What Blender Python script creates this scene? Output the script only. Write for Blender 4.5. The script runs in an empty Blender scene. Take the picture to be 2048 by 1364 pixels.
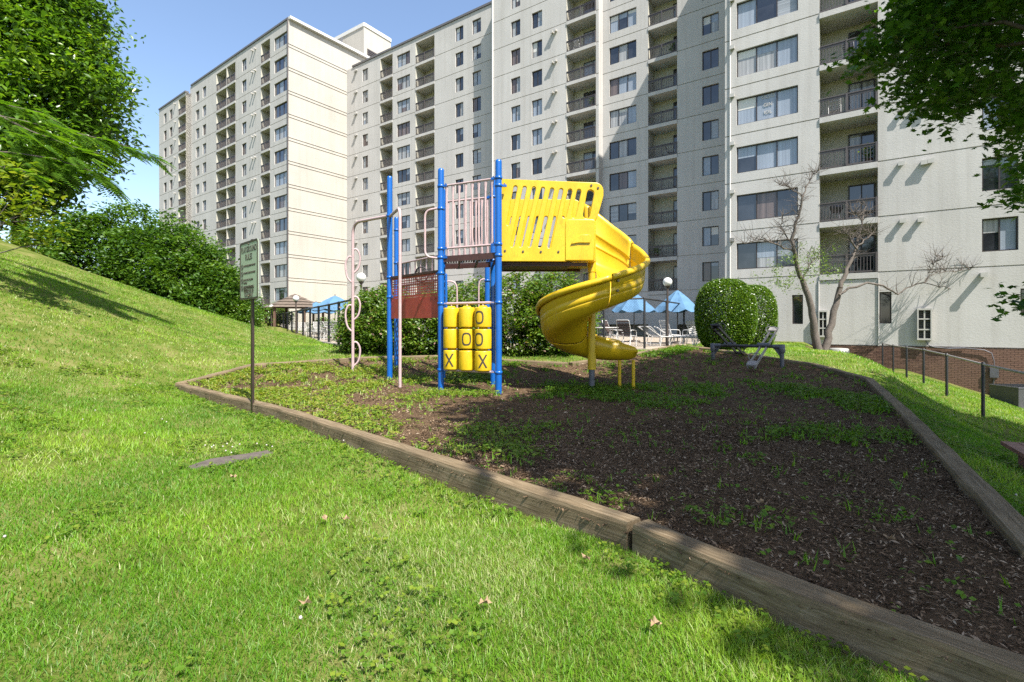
import bpy, bmesh, math, random
import numpy as np
from mathutils import Vector, Matrix

random.seed(7)
RNG = np.random.default_rng(7)
SC = bpy.context.scene
COL = SC.collection

# ------------------------------------------------------------------ camera
F = 998.0                       # focal length in pixels of the 2048 px wide photograph
cam_d = bpy.data.cameras.new('camera')
cam = bpy.data.objects.new('camera', cam_d)
COL.objects.link(cam)
cam.location = (0, 0, 0)        # eye level is z = 0
cam.rotation_euler = (math.pi / 2, 0, 0)
cam_d.sensor_width = 36.0
cam_d.lens = F / 2048 * 36.0
cam_d.shift_y = -32 / 2048
cam_d.clip_start = 0.05
cam_d.clip_end = 3000
SC.camera = cam

# ------------------------------------------------------------------ sky, sun, exposure
SUN_DIR = Vector((0.54, -0.84, 1.40)).normalized()        # towards the sun
world = bpy.data.worlds.new('World')
SC.world = world
world.use_nodes = True
wn = world.node_tree
wn.nodes.clear()
w_out = wn.nodes.new('ShaderNodeOutputWorld')
w_bg = wn.nodes.new('ShaderNodeBackground')
w_sky = wn.nodes.new('ShaderNodeTexSky')
w_sky.sky_type = 'NISHITA'
w_sky.sun_disc = False
w_sky.sun_elevation = math.asin(SUN_DIR.z)
w_sky.sun_rotation = math.atan2(SUN_DIR.x, SUN_DIR.y)
w_sky.air_density = 1.0
w_sky.dust_density = 1.3
w_sky.ozone_density = 1.2
w_bg.inputs['Strength'].default_value = 0.115
wn.links.new(w_sky.outputs[0], w_bg.inputs['Color'])
wn.links.new(w_bg.outputs[0], w_out.inputs['Surface'])

sun_d = bpy.data.lights.new('sun', 'SUN')
sun_d.energy = 4.8
sun_d.angle = math.radians(0.5)
sun_d.color = (1.0, 0.955, 0.88)
sun = bpy.data.objects.new('sun', sun_d)
COL.objects.link(sun)
sun.location = (20, -30, 50)
sun.rotation_euler = SUN_DIR.to_track_quat('Z', 'Y').to_euler()

SC.view_settings.view_transform = 'Standard'
SC.view_settings.look = 'None'
SC.view_settings.exposure = 1.28
SC.view_settings.gamma = 1.0
SC.view_settings.use_curve_mapping = False
SC.render.engine = 'CYCLES'
SC.cycles.max_bounces = 6
SC.cycles.diffuse_bounces = 3
SC.cycles.glossy_bounces = 3
SC.cycles.transmission_bounces = 3
SC.cycles.caustics_reflective = False
SC.cycles.caustics_refractive = False
SC.cycles.use_denoising = False

# ------------------------------------------------------------------ tagging
def tag(o, label=None, cat=None, group=None, kind=None):
    if label: o['label'] = label
    if cat: o['category'] = cat
    if group: o['group'] = group
    if kind: o['kind'] = kind
    return o

def thing(name, loc, label, cat, group=None, rotz=0.0):
    o = bpy.data.objects.new(name, None)
    o.empty_display_size = 0.2
    COL.objects.link(o)
    o.location = loc
    o.rotation_euler = (0, 0, rotz)
    return tag(o, label, cat, group)

def wloc(o):
    p = Vector((0, 0, 0))
    while o is not None:
        p += Vector(o.location)
        o = o.parent
    return p

def copy_tree(o, parent=None):
    c = o.copy()
    COL.objects.link(c)
    c.parent = parent
    for ch in list(o.children):
        copy_tree(ch, c)
    return c

# ------------------------------------------------------------------ mesh building
class MB:
    def __init__(self):
        self.v = []; self.f = []; self.s = []
    def add(self, vs, fs, smooth=False):
        n = len(self.v)
        self.v.extend([tuple(p) for p in vs])
        self.f.extend([tuple(i + n for i in q) for q in fs])
        self.s.extend([smooth] * len(fs))
        return self
    def box(self, c, size, ax=None):
        """axis aligned box, or in axes ax=(ex,ey,ez)"""
        c = Vector(c)
        if ax is None: ex, ey, ez = Vector((1, 0, 0)), Vector((0, 1, 0)), Vector((0, 0, 1))
        else: ex, ey, ez = [Vector(a).normalized() for a in ax]
        hx, hy, hz = [s / 2 for s in size]
        vs = []
        for sx in (-1, 1):
            for sy in (-1, 1):
                for sz in (-1, 1):
                    vs.append(c + ex * hx * sx + ey * hy * sy + ez * hz * sz)
        fs = [(0, 1, 3, 2), (4, 6, 7, 5), (0, 4, 5, 1), (2, 3, 7, 6), (0, 2, 6, 4), (1, 5, 7, 3)]
        return self.add(vs, fs)
    def bar(self, a, b, w, h, up=(0, 0, 1)):
        a = Vector(a); b = Vector(b); d = (b - a)
        e = d.normalized(); up = Vector(up)
        side = e.cross(up)
        if side.length < 1e-4: side = e.cross(Vector((1, 0, 0)))
        side.normalize(); u2 = side.cross(e)
        return self.box((a + b) / 2, (d.length, w, h), (e, side, u2))
    def tube(self, pts, r, n=8, caps=True, closed=False):
        pts = [Vector(p) for p in pts]
        m = len(pts)
        if not hasattr(r, '__len__'): r = [r] * m
        tang = []
        for i in range(m):
            if closed: t = pts[(i + 1) % m] - pts[(i - 1) % m]
            else: t = pts[min(i + 1, m - 1)] - pts[max(i - 1, 0)]
            tang.append(t.normalized() if t.length > 1e-9 else Vector((0, 0, 1)))
        nx = tang[0].orthogonal().normalized()
        vs = []
        for i in range(m):
            t = tang[i]
            nx = (nx - t * nx.dot(t))
            nx = nx.normalized() if nx.length > 1e-6 else t.orthogonal().normalized()
            ny = t.cross(nx)
            for k in range(n):
                a = 2 * math.pi * k / n
                vs.append(pts[i] + (nx * math.cos(a) + ny * math.sin(a)) * r[i])
        fs = []
        for i in range(m if closed else m - 1):
            j = (i + 1) % m
            for k in range(n):
                k2 = (k + 1) % n
                fs.append((i * n + k, i * n + k2, j * n + k2, j * n + k))
        self.add(vs, fs, True)
        if caps and not closed:
            self.add(vs[:n], [tuple(range(n))[::-1]]); self.add(vs[-n:], [tuple(range(n))])
        return self
    def lathe(self, prof, c, n=16, axis=None):
        """profile of (r, z) turned round a vertical axis at c"""
        c = Vector(c); vs = []
        for (r, z) in prof:
            for k in range(n):
                a = 2 * math.pi * k / n
                vs.append(c + Vector((r * math.cos(a), r * math.sin(a), z)))
        fs = []
        for i in range(len(prof) - 1):
            for k in range(n):
                k2 = (k + 1) % n
                fs.append((i * n + k, i * n + k2, (i + 1) * n + k2, (i + 1) * n + k))
        self.add(vs, fs, True)
        return self
    def sphere(self, c, r, n=16, m=10, sq=(1, 1, 1)):
        c = Vector(c); vs = []; fs = []
        for i in range(m + 1):
            th = math.pi * i / m
            for k in range(n):
                a = 2 * math.pi * k / n
                vs.append(c + Vector((r * sq[0] * math.sin(th) * math.cos(a), r * sq[1] * math.sin(th) * math.sin(a), r * sq[2] * math.cos(th))))
        for i in range(m):
            for k in range(n):
                k2 = (k + 1) % n
                fs.append((i * n + k, (i + 1) * n + k, (i + 1) * n + k2, i * n + k2))
        return self.add(vs, fs, True)
    def build(self, name, mat, parent=None, local=False, origin=None):
        vs = np.array(self.v, dtype=float)
        pw = Vector((0, 0, 0)) if (parent is None or local) else wloc(parent)
        if origin is None:
            lo = vs.min(0); hi = vs.max(0)
            origin = Vector(((lo[0] + hi[0]) / 2, (lo[1] + hi[1]) / 2, lo[2]))
        origin = Vector(origin)
        vs = vs - np.array(origin)
        me = bpy.data.meshes.new(name)
        me.from_pydata([tuple(p) for p in vs], [], self.f)
        me.polygons.foreach_set('use_smooth', self.s)
        me.update()
        o = bpy.data.objects.new(name, me)
        COL.objects.link(o)
        o.location = origin - pw
        if parent is not None: o.parent = parent
        if mat is not None: me.materials.append(mat)
        return o

def link_mesh(name, me, loc, parent=None, mat=None, local=False):
    """another object that shares the mesh me"""
    o = bpy.data.objects.new(name, me)
    COL.objects.link(o)
    pw = Vector((0, 0, 0)) if (parent is None or local) else wloc(parent)
    o.location = Vector(loc) - pw
    if parent is not None: o.parent = parent
    if mat is not None:
        o.material_slots[0].link = 'OBJECT'
        o.material_slots[0].material = mat
    return o

def np_mesh(name, V, faces, mat, tint=None, parent=None, smooth=False, kind=None):
    """big mesh from numpy arrays; faces is a list of (M,k) index arrays"""
    me = bpy.data.meshes.new(name)
    V = np.asarray(V, dtype=np.float32)
    pw = np.array(wloc(parent)) if parent is not None else np.zeros(3)
    V = V - pw.astype(np.float32)
    me.vertices.add(len(V))
    me.vertices.foreach_set('co', V.ravel())
    loops = np.concatenate([f.ravel() for f in faces]).astype(np.int32)
    tot = np.concatenate([np.full(len(f), f.shape[1], dtype=np.int32) for f in faces])
    start = np.concatenate([[0], np.cumsum(tot)[:-1]]).astype(np.int32)
    me.loops.add(len(loops))
    me.loops.foreach_set('vertex_index', loops)
    me.polygons.add(len(tot))
    me.polygons.foreach_set('loop_start', start)
    me.polygons.foreach_set('loop_total', tot)
    if smooth: me.polygons.foreach_set('use_smooth', np.ones(len(tot), dtype=bool))
    if tint is not None:
        a = me.attributes.new('tint', 'FLOAT_COLOR', 'POINT')
        t = np.ones((len(V), 4), dtype=np.float32)
        t[:, :tint.shape[1]] = tint
        a.data.foreach_set('color', t.ravel())
    me.update(calc_edges=True)
    me.materials.append(mat)
    o = bpy.data.objects.new(name, me)
    COL.objects.link(o)
    if parent is not None: o.parent = parent
    if kind: o['kind'] = kind
    return o

def curve_mesh(splines, extrude, bevel=0.0):
    """filled 2D outline with holes -> mesh in the xy plane, thickness along z"""
    cu = bpy.data.curves.new('outline', 'CURVE')
    cu.dimensions = '2D'; cu.fill_mode = 'BOTH'; cu.extrude = extrude; cu.bevel_depth = bevel; cu.bevel_resolution = 2
    for pts in splines:
        sp = cu.splines.new('POLY'); sp.points.add(len(pts) - 1)
        for p, q in zip(sp.points, pts): p.co = (q[0], q[1], 0, 1)
        sp.use_cyclic_u = True
    ob = bpy.data.objects.new('outline', cu)
    COL.objects.link(ob)
    dg = bpy.context.evaluated_depsgraph_get()
    me = bpy.data.meshes.new_from_object(ob.evaluated_get(dg))
    bpy.data.objects.remove(ob); bpy.data.curves.remove(cu)
    return me

def text_mesh(body, size, extrude=0.001, align='CENTER', sx=1.0, spacing=1.0):
    cu = bpy.data.curves.new('lettering', 'FONT')
    cu.body = body; cu.size = size; cu.extrude = extrude; cu.align_x = align; cu.resolution_u = 3
    cu.space_character = spacing; cu.offset = size * 0.012
    ob = bpy.data.objects.new('lettering', cu)
    COL.objects.link(ob)
    dg = bpy.context.evaluated_depsgraph_get()
    me = bpy.data.meshes.new_from_object(ob.evaluated_get(dg))
    bpy.data.objects.remove(ob); bpy.data.curves.remove(cu)
    if sx != 1.0: me.transform(Matrix.Diagonal((sx, 1, 1, 1)))
    return me

def put_mesh(name, me, M, mat, parent):
    """place a mesh with a matrix: baked into the vertices, origin at the matrix' place"""
    loc = M.to_translation()
    me.transform(M.to_3x3().to_4x4())
    me.materials.clear(); me.materials.append(mat)
    o = bpy.data.objects.new(name, me); COL.objects.link(o)
    o.location = loc - (wloc(parent) if parent else Vector((0, 0, 0)))
    if parent: o.parent = parent
    return o

# ------------------------------------------------------------------ materials
def new_mat(name):
    m = bpy.data.materials.new(name); m.use_nodes = True
    nt = m.node_tree
    return m, nt, nt.nodes['Principled BSDF']

def N(nt, kind, **kw):
    n = nt.nodes.new(kind)
    for k, v in kw.items(): setattr(n, k, v)
    return n

def ramp(nt, src, stops):
    r = N(nt, 'ShaderNodeValToRGB')
    el = r.color_ramp.elements
    while len(el) < len(stops): el.new(0.5)
    for e, (p, c) in zip(el, stops):
        e.position = p; e.color = (c[0], c[1], c[2], 1)
    nt.links.new(src, r.inputs[0])
    return r.outputs[0]

def noise(nt, scale, detail=4, rough=0.6, vec=None, dist=0.0):
    n = N(nt, 'ShaderNodeTexNoise')
    n.inputs['Scale'].default_value = scale; n.inputs['Detail'].default_value = detail
    n.inputs['Roughness'].default_value = rough; n.inputs['Distortion'].default_value = dist
    if vec is None: vec = geo_pos(nt)
    nt.links.new(vec, n.inputs['Vector'])
    return n.outputs['Fac']

def geo_pos(nt):
    for n in nt.nodes:
        if n.bl_idname == 'ShaderNodeNewGeometry': return n.outputs['Position']
    return N(nt, 'ShaderNodeNewGeometry').outputs['Position']

def obj_pos(nt):
    for n in nt.nodes:
        if n.bl_idname == 'ShaderNodeTexCoord': return n.outputs['Object']
    return N(nt, 'ShaderNodeTexCoord').outputs['Object']

def mapping(nt, vec, scale, rot=(0, 0, 0)):
    n = N(nt, 'ShaderNodeMapping')
    n.inputs['Scale'].default_value = scale; n.inputs['Rotation'].default_value = rot
    nt.links.new(vec, n.inputs['Vector'])
    return n.outputs[0]

def mixc(nt, fac, a, b, mode='MIX'):
    m = N(nt, 'ShaderNodeMix', data_type='RGBA', blend_type=mode)
    for key, val in ((0, fac), (6, a), (7, b)):
        if hasattr(val, 'is_output'): nt.links.new(val, m.inputs[key])
        elif key == 0: m.inputs[0].default_value = val
        else: m.inputs[key].default_value = (val[0], val[1], val[2], 1)
    return m.outputs[2]

def bump(nt, b, h, strength=0.3, dist=0.02):
    n = N(nt, 'ShaderNodeBump')
    n.inputs['Strength'].default_value = strength; n.inputs['Distance'].default_value = dist
    nt.links.new(h, n.inputs['Height'])
    nt.links.new(n.outputs[0], b.inputs['Normal'])

KA = 0.68
def kc(stops): return [(p, tuple(x * KA for x in c)) for p, c in stops]

def paint(name, col, rough=0.45, var=0.12, scale=9.0, metal=0.0, bmp=0.0, spec=0.5, coat=0.0):
    col = tuple(c * KA for c in col)
    m, nt, b = new_mat(name)
    f = noise(nt, scale, 5, 0.65)
    lo = tuple(c * (1 - var) for c in col); hi = tuple(min(1, c * (1 + var)) for c in col)
    nt.links.new(ramp(nt, f, [(0.3, lo), (0.7, hi)]), b.inputs['Base Color'])
    b.inputs['Roughness'].default_value = rough; b.inputs['Metallic'].default_value = metal
    b.inputs['Specular IOR Level'].default_value = spec
    b.inputs['Coat Weight'].default_value = coat
    if bmp: bump(nt, b, noise(nt, scale * 8, 3, 0.6), bmp, 0.01)
    return m

def stucco(name, col, dirt=0.5):
    """rendered precast concrete: fine grain, faint vertical rain streaks, blotches"""
    m, nt, b = new_mat(name)
    p = geo_pos(nt)
    big = noise(nt, 0.35, 4, 0.6)
    c1 = ramp(nt, big, [(0.3, tuple(c * 0.93 for c in col)), (0.7, tuple(min(1, c * 1.05) for c in col))])
    streak = noise(nt, 1.0, 5, 0.7, mapping(nt, p, (2.2, 2.2, 0.06)))
    s = ramp(nt, streak, [(0.45, (1, 1, 1)), (0.72, (0.80, 0.785, 0.76))])
    c2 = mixc(nt, dirt, c1, s, 'MULTIPLY')
    fine = noise(nt, 26, 4, 0.7)
    c3 = mixc(nt, 0.5, c2, ramp(nt, fine, [(0.3, (0.9, 0.9, 0.9)), (0.7, (1.0, 1.0, 1.0))]), 'MULTIPLY')
    nt.links.new(c3, b.inputs['Base Color'])
    b.inputs['Roughness'].default_value = 0.92
    b.inputs['Specular IOR Level'].default_value = 0.2
    bump(nt, b, noise(nt, 11, 3, 0.6, mapping(nt, p, (1, 1, 1.8))), 0.22, 0.025)
    return m

def tint_mat(name, cols, rough=0.55, trans=0.35, spec=0.35, sat_dry=None):
    """foliage: per-leaf colour from the tint attribute, part of the light passes through"""
    m, nt, b = new_mat(name)
    at = N(nt, 'ShaderNodeAttribute', attribute_name='tint')
    sep = N(nt, 'ShaderNodeSeparateColor')
    nt.links.new(at.outputs['Color'], sep.inputs[0])
    c = ramp(nt, sep.outputs[0], kc(cols))
    if sat_dry is not None:
        c = mixc(nt, sep.outputs[1], c, tuple(x * KA for x in sat_dry))
    nt.links.new(c, b.inputs['Base Color'])
    b.inputs['Roughness'].default_value = rough
    b.inputs['Specular IOR Level'].default_value = spec
    tr = N(nt, 'ShaderNodeBsdfTranslucent')
    cc = mixc(nt, 1.0, c, (1.0, 1.0, 0.35), 'MULTIPLY')
    g = N(nt, 'ShaderNodeMix', data_type='RGBA', blend_type='ADD'); g.inputs[0].default_value = 0.6
    nt.links.new(cc, g.inputs[6]); nt.links.new(cc, g.inputs[7])
    nt.links.new(g.outputs[2], tr.inputs['Color'])
    mx = N(nt, 'ShaderNodeMixShader'); mx.inputs[0].default_value = trans
    out = nt.nodes['Material Output']
    nt.links.new(b.outputs[0], mx.inputs[1]); nt.links.new(tr.outputs[0], mx.inputs[2])
    nt.links.new(mx.outputs[0], out.inputs['Surface'])
    return m

def pane_mat(name, base, stripes=None, rough=0.06, horizontal=False, sc=9.0, contrast=0.5):
    """window glass over a dark room, or over a drawn curtain / blind"""
    m, nt, b = new_mat(name)
    p = geo_pos(nt)
    if stripes is None:
        f = noise(nt, 0.9, 3, 0.6)
        c = ramp(nt, f, [(0.35, tuple(x * 0.5 for x in base)), (0.7, tuple(x * 1.6 for x in base))])
    else:
        v = mapping(nt, p, (0.2, 0.2, sc) if horizontal else (sc, sc, 0.12))
        f = noise(nt, 1.0, 3, 0.6, v)
        c = ramp(nt, f, [(0.35, tuple(x * (1 - contrast) for x in base)), (0.65, base)])
    nt.links.new(c, b.inputs['Base Color'])
    b.inputs['Roughness'].default_value = 0.8 if stripes else rough
    b.inputs['Coat Weight'].default_value = 1.0
    b.inputs['Coat Roughness'].default_value = 0.03
    b.inputs['Coat IOR'].default_value = 1.55
    b.inputs['Specular IOR Level'].default_value = 0.5
    return m

M = {}
M['wall'] = stucco('concrete_wall', (0.44, 0.424, 0.404), 0.65)
M['wall_cream'] = stucco('cream_concrete', (0.42, 0.39, 0.345), 0.4)
M['ceiling'] = stucco('balcony_concrete', (0.45, 0.43, 0.36), 0.2)
M['trim_white'] = paint('white_trim', (0.78, 0.76, 0.72), 0.6, 0.06)
M['frame'] = paint('bronze_window_frame', (0.045, 0.035, 0.032), 0.45, 0.2)
M['railing'] = paint('brown_railing_paint', (0.095, 0.08, 0.078), 0.5, 0.2)
M['pane_dark'] = pane_mat('dark_glass', (0.025, 0.027, 0.032))
M['pane_blue'] = pane_mat('blue_grey_blind', (0.26, 0.30, 0.36), True, contrast=0.25)
M['pane_curtain'] = pane_mat('drawn_curtain', (0.36, 0.36, 0.36), True, sc=7, contrast=0.5)
M['pane_brown'] = pane_mat('brown_curtain', (0.15, 0.11, 0.10), True, sc=7, contrast=0.6)
M['pane_blind'] = pane_mat('slatted_blind', (0.30, 0.32, 0.34), True, horizontal=True, sc=16, contrast=0.4)
M['flashing'] = paint('roof_flashing', (0.16, 0.15, 0.15), 0.5, 0.15)
M['vent'] = paint('vent_metal', (0.55, 0.53, 0.49), 0.5, 0.1)
M['blue'] = paint('blue_post_paint', (0.004, 0.125, 0.50), 0.32, 0.10, 3.0, coat=0.15)
M['pink'] = paint('faded_pink_paint', (0.60, 0.44, 0.44), 0.5, 0.12, 14.0)
M['maroon'] = paint('maroon_plate', (0.46, 0.07, 0.052), 0.5, 0.2, 6.0)
M['brown_deck'] = paint('brown_deck_plate', (0.075, 0.03, 0.024), 0.55, 0.25, 8.0)
M['black_mark'] = paint('black_marking', (0.06, 0.05, 0.03), 0.6, 0.2)
M['bolt'] = paint('bolt_steel', (0.20, 0.17, 0.12), 0.4, 0.2, metal=0.6)
M['grey_metal'] = paint('grey_galvanised', (0.15, 0.15, 0.17), 0.5, 0.25, 12.0, metal=0.3)
M['dark_metal'] = paint('dark_weathered_shade_metal', (0.05, 0.045, 0.05), 0.5, 0.3, 12.0)  # dark tone also stands in for shade on one seesaw beam
M['light_metal'] = paint('pale_worn_metal', (0.33, 0.305, 0.29), 0.45, 0.25, 14.0)
M['sign_green'] = paint('sign_face', (0.42, 0.52, 0.38), 0.35, 0.05)
M['sign_pole'] = paint('sign_post_brown', (0.045, 0.028, 0.024), 0.45, 0.2)
M['white_plastic'] = paint('white_frame', (0.78, 0.77, 0.75), 0.4, 0.06)
M['strap'] = paint('vinyl_strap', (0.62, 0.60, 0.58), 0.5, 0.1)
M['strap_brown'] = paint('brown_vinyl_strap', (0.13, 0.085, 0.08), 0.5, 0.15)
M['canvas_blue'] = paint('blue_canvas', (0.10, 0.23, 0.39), 0.85, 0.10, 4.0)
M['fence_black'] = paint('black_fence', (0.02, 0.02, 0.022), 0.5, 0.2)
M['globe'] = paint('white_globe', (0.86, 0.85, 0.82), 0.25, 0.03)
M['bronze'] = paint('bronze_pole', (0.075, 0.055, 0.045), 0.5, 0.2)
M['bench'] = paint('redwood_plank', (0.36, 0.17, 0.12), 0.65, 0.2, 5.0)
M['ac_body'] = paint('condenser_casing', (0.42, 0.42, 0.38), 0.5, 0.1)
M['ac_dark'] = paint('condenser_dark', (0.09, 0.09, 0.095), 0.5, 0.2)
M['deck_concrete'] = stucco('pool_deck_concrete', (0.34, 0.285, 0.225), 0.2)
M['kerb'] = stucco('pale_kerb', (0.38, 0.34, 0.29), 0.2)
M['shingle'] = paint('brown_shingle', (0.17, 0.13, 0.10), 0.9, 0.35, 5.0)
M['wood_post'] = paint('brown_timber_post', (0.16, 0.09, 0.06), 0.8, 0.25)
M['mortar'] = paint('mortar', (0.36, 0.32, 0.28), 0.9, 0.15, 12.0)
M['stone'] = paint('flat_stone', (0.125, 0.10, 0.085), 0.9, 0.3, 11.0, bmp=0.4)
M['leaf_dry'] = paint('dry_leaf', (0.38, 0.26, 0.145), 0.8, 0.3, 30.0)
M['flower'] = paint('clover_flower', (0.60, 0.54, 0.50), 0.8, 0.15)
M['barrier_white'] = M['trim_white']

def yellow_plastic():
    m, nt, b = new_mat('yellow_slide_plastic')
    f = noise(nt, 1.8, 5, 0.6)
    c = ramp(nt, f, [(0.3, (0.54, 0.345, 0.006)), (0.7, (0.63, 0.435, 0.016))])
    sc = noise(nt, 60, 2, 0.6, mapping(nt, geo_pos(nt), (1, 1, 0.25)))
    c = mixc(nt, 0.45, c, ramp(nt, sc, [(0.35, (0.80, 0.74, 0.62)), (0.6, (1, 1, 1))]), 'MULTIPLY')
    du = noise(nt, 5.5, 6, 0.75, mapping(nt, geo_pos(nt), (1, 1, 0.5)))
    c = mixc(nt, 0.55, c, ramp(nt, du, [(0.56, (1, 1, 1)), (0.74, (0.66, 0.60, 0.52))]), 'MULTIPLY')
    nt.links.new(c, b.inputs['Base Color'])
    b.inputs['Roughness'].default_value = 0.36
    b.inputs['Subsurface Weight'].default_value = 0.0
    bump(nt, b, noise(nt, 90, 2, 0.5), 0.05, 0.004)
    return m
M['yellow'] = yellow_plastic()

def brick_m(name, a, b_):
    m, nt, b = new_mat(name)
    oi = N(nt, 'ShaderNodeObjectInfo')
    ns = noise(nt, 3.4, 3, 0.5)
    f = mixc(nt, 0.5, ns, oi.outputs['Random'])
    c = ramp(nt, f, [(0.25, a), (0.75, b_)])
    c = mixc(nt, 0.5, c, ramp(nt, noise(nt, 45, 4), [(0.3, (0.75, 0.75, 0.75)), (0.7, (1, 1, 1))]), 'MULTIPLY')
    nt.links.new(c, b.inputs['Base Color'])
    b.inputs['Roughness'].default_value = 0.92
    return m
M['brick'] = brick_m('brown_brick', (0.085, 0.042, 0.03), (0.16, 0.088, 0.062))

def weathered_wood():
    m, nt, b = new_mat('weathered_timber')
    p = obj_pos(nt)
    grain = noise(nt, 1.0, 6, 0.7, mapping(nt, p, (2.2, 55, 55)), 0.6)
    fine = noise(nt, 1.0, 5, 0.75, mapping(nt, p, (6, 190, 190)))
    c = ramp(nt, grain, kc([(0.28, (0.13, 0.092, 0.05)), (0.5, (0.29, 0.22, 0.13)), (0.72, (0.43, 0.35, 0.24))]))
    c = mixc(nt, 0.6, c, ramp(nt, fine, [(0.35, (0.62, 0.6, 0.58)), (0.62, (1, 1, 1))]), 'MULTIPLY')
    blot = noise(nt, 2.4, 4, 0.6)
    c = mixc(nt, 0.65, c, ramp(nt, blot, [(0.35, (0.62, 0.60, 0.60)), (0.65, (1.05, 1.02, 1.0))]), 'MULTIPLY')
    nt.links.new(c, b.inputs['Base Color'])
    b.inputs['Roughness'].default_value = 0.85
    b.inputs['Specular IOR Level'].default_value = 0.25
    h = mixc(nt, 0.5, grain, fine)
    bump(nt, b, h, 0.7, 0.012)
    return m
M['timber'] = weathered_wood()

def ground_m(name, cols, scale=3.0, fine=40.0, bmp=0.5):
    m, nt, b = new_mat(name)
    f = noise(nt, scale, 6, 0.65)
    c = ramp(nt, f, kc(cols))
    c = mixc(nt, 0.7, c, ramp(nt, noise(nt, fine, 4, 0.7), [(0.3, (0.6, 0.6, 0.6)), (0.7, (1.1, 1.1, 1.1))]), 'MULTIPLY')
    nt.links.new(c, b.inputs['Base Color'])
    b.inputs['Roughness'].default_value = 0.95
    b.inputs['Specular IOR Level'].default_value = 0.1
    bump(nt, b, noise(nt, fine, 5, 0.7), bmp, 0.03)
    return m
M['lawn'] = ground_m('lawn_soil_and_thatch', [(0.3, (0.08, 0.125, 0.018)), (0.5, (0.17, 0.21, 0.04)), (0.72, (0.31, 0.28, 0.11))], 1.7, 60)
M['mulch'] = ground_m('bark_mulch_soil', [(0.3, (0.12, 0.078, 0.044)), (0.6, (0.205, 0.133, 0.078)), (0.8, (0.29, 0.20, 0.125))], 2.2, 55, 0.9)
M['bark'] = paint('tree_bark', (0.11, 0.085, 0.065), 0.9, 0.35, 14.0, bmp=0.6)
M['bark_pale'] = paint('pale_dead_bark', (0.145, 0.12, 0.10), 0.9, 0.35, 16.0, bmp=0.6)
M['chip'] = tint_mat('bark_chip', [(0.0, (0.065, 0.04, 0.023)), (0.5, (0.19, 0.122, 0.07)), (0.85, (0.33, 0.23, 0.145)), (1.0, (0.56, 0.44, 0.31))], 0.85, 0.0, 0.2)
M['grass'] = tint_mat('grass_blade', [(0.0, (0.075, 0.215, 0.010)), (0.5, (0.18, 0.39, 0.014)), (1.0, (0.37, 0.54, 0.045))], 0.5, 0.40, 0.35, (0.60, 0.60, 0.30))
M['weed'] = tint_mat('weed_leaf', [(0.0, (0.06, 0.15, 0.012)), (0.5, (0.14, 0.27, 0.02)), (1.0, (0.29, 0.36, 0.035))], 0.5, 0.35, 0.3, (0.36, 0.33, 0.06))
M['leaf_maple'] = tint_mat('maple_leaf', [(0.0, (0.035, 0.10, 0.014)), (0.6, (0.075, 0.19, 0.022)), (1.0, (0.13, 0.28, 0.028))], 0.42, 0.4)
M['leaf_tree'] = tint_mat('broad_leaf', [(0.0, (0.035, 0.095, 0.014)), (0.5, (0.115, 0.245, 0.022)), (0.85, (0.22, 0.37, 0.03)), (1.0, (0.34, 0.46, 0.04))], 0.33, 0.42, 0.6)
M['leaf_mimosa'] = tint_mat('mimosa_leaf', [(0.0, (0.07, 0.17, 0.014)), (0.6, (0.12, 0.255, 0.02)), (1.0, (0.19, 0.34, 0.026))], 0.45, 0.42)
M['leaf_lime'] = tint_mat('lime_leaf', [(0.0, (0.13, 0.23, 0.02)), (0.6, (0.24, 0.33, 0.03)), (1.0, (0.34, 0.36, 0.06))], 0.45, 0.45)
M['leaf_bush'] = tint_mat('bush_leaf', [(0.0, (0.04, 0.11, 0.016)), (0.6, (0.10, 0.21, 0.024)), (1.0, (0.19, 0.31, 0.035))], 0.42, 0.4)
M['leaf_shrub'] = tint_mat('shrub_leaf', [(0.0, (0.07, 0.15, 0.018)), (0.6, (0.15, 0.27, 0.028)), (1.0, (0.28, 0.37, 0.06))], 0.4, 0.35, 0.5, (0.42, 0.26, 0.22))
M['leaf_hedge'] = tint_mat('clipped_hedge_leaf', [(0.0, (0.05, 0.12, 0.012)), (0.6, (0.12, 0.24, 0.018)), (1.0, (0.24, 0.36, 0.04))], 0.3, 0.3, 0.7)

def water_m():
    m, nt, b = new_mat('pool_water')
    nt.links.new(ramp(nt, noise(nt, 3, 3), [(0.3, (0.05, 0.33, 0.45)), (0.7, (0.10, 0.45, 0.58))]), b.inputs['Base Color'])
    b.inputs['Roughness'].default_value = 0.05
    bump(nt, b, noise(nt, 6, 3), 0.15, 0.02)
    return m
M['water'] = water_m()

# ------------------------------------------------------------------ picture geometry helpers
def at(px, py, Y):
    """point at depth Y seen at pixel (px, py) of the photograph"""
    return Vector(((px - 1024) / F * Y, Y, (650 - py) / F * Y))

def ss(a, b, x):
    t = np.clip((np.asarray(x, dtype=float) - a) / (b - a), 0, 1)
    return t * t * (3 - 2 * t)

def vnoise(x, y, seed=0):
    """cheap smooth value noise for laying things out"""
    x = np.asarray(x, dtype=float); y = np.asarray(y, dtype=float)
    xi = np.floor(x).astype(int); yi = np.floor(y).astype(int)
    fx = x - xi; fy = y - yi
    fx = fx * fx * (3 - 2 * fx); fy = fy * fy * (3 - 2 * fy)
    def h(i, j):
        n = (i * 374761393 + j * 668265263 + seed * 974711) & 0x7fffffff
        n = ((n ^ (n >> 13)) * 1274126177) & 0x7fffffff
        return ((n ^ (n >> 16)) & 0xffff) / 65535.0
    return (h(xi, yi) * (1 - fx) + h(xi + 1, yi) * fx) * (1 - fy) + (h(xi, yi + 1) * (1 - fx) + h(xi + 1, yi + 1) * fx) * fy

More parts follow.
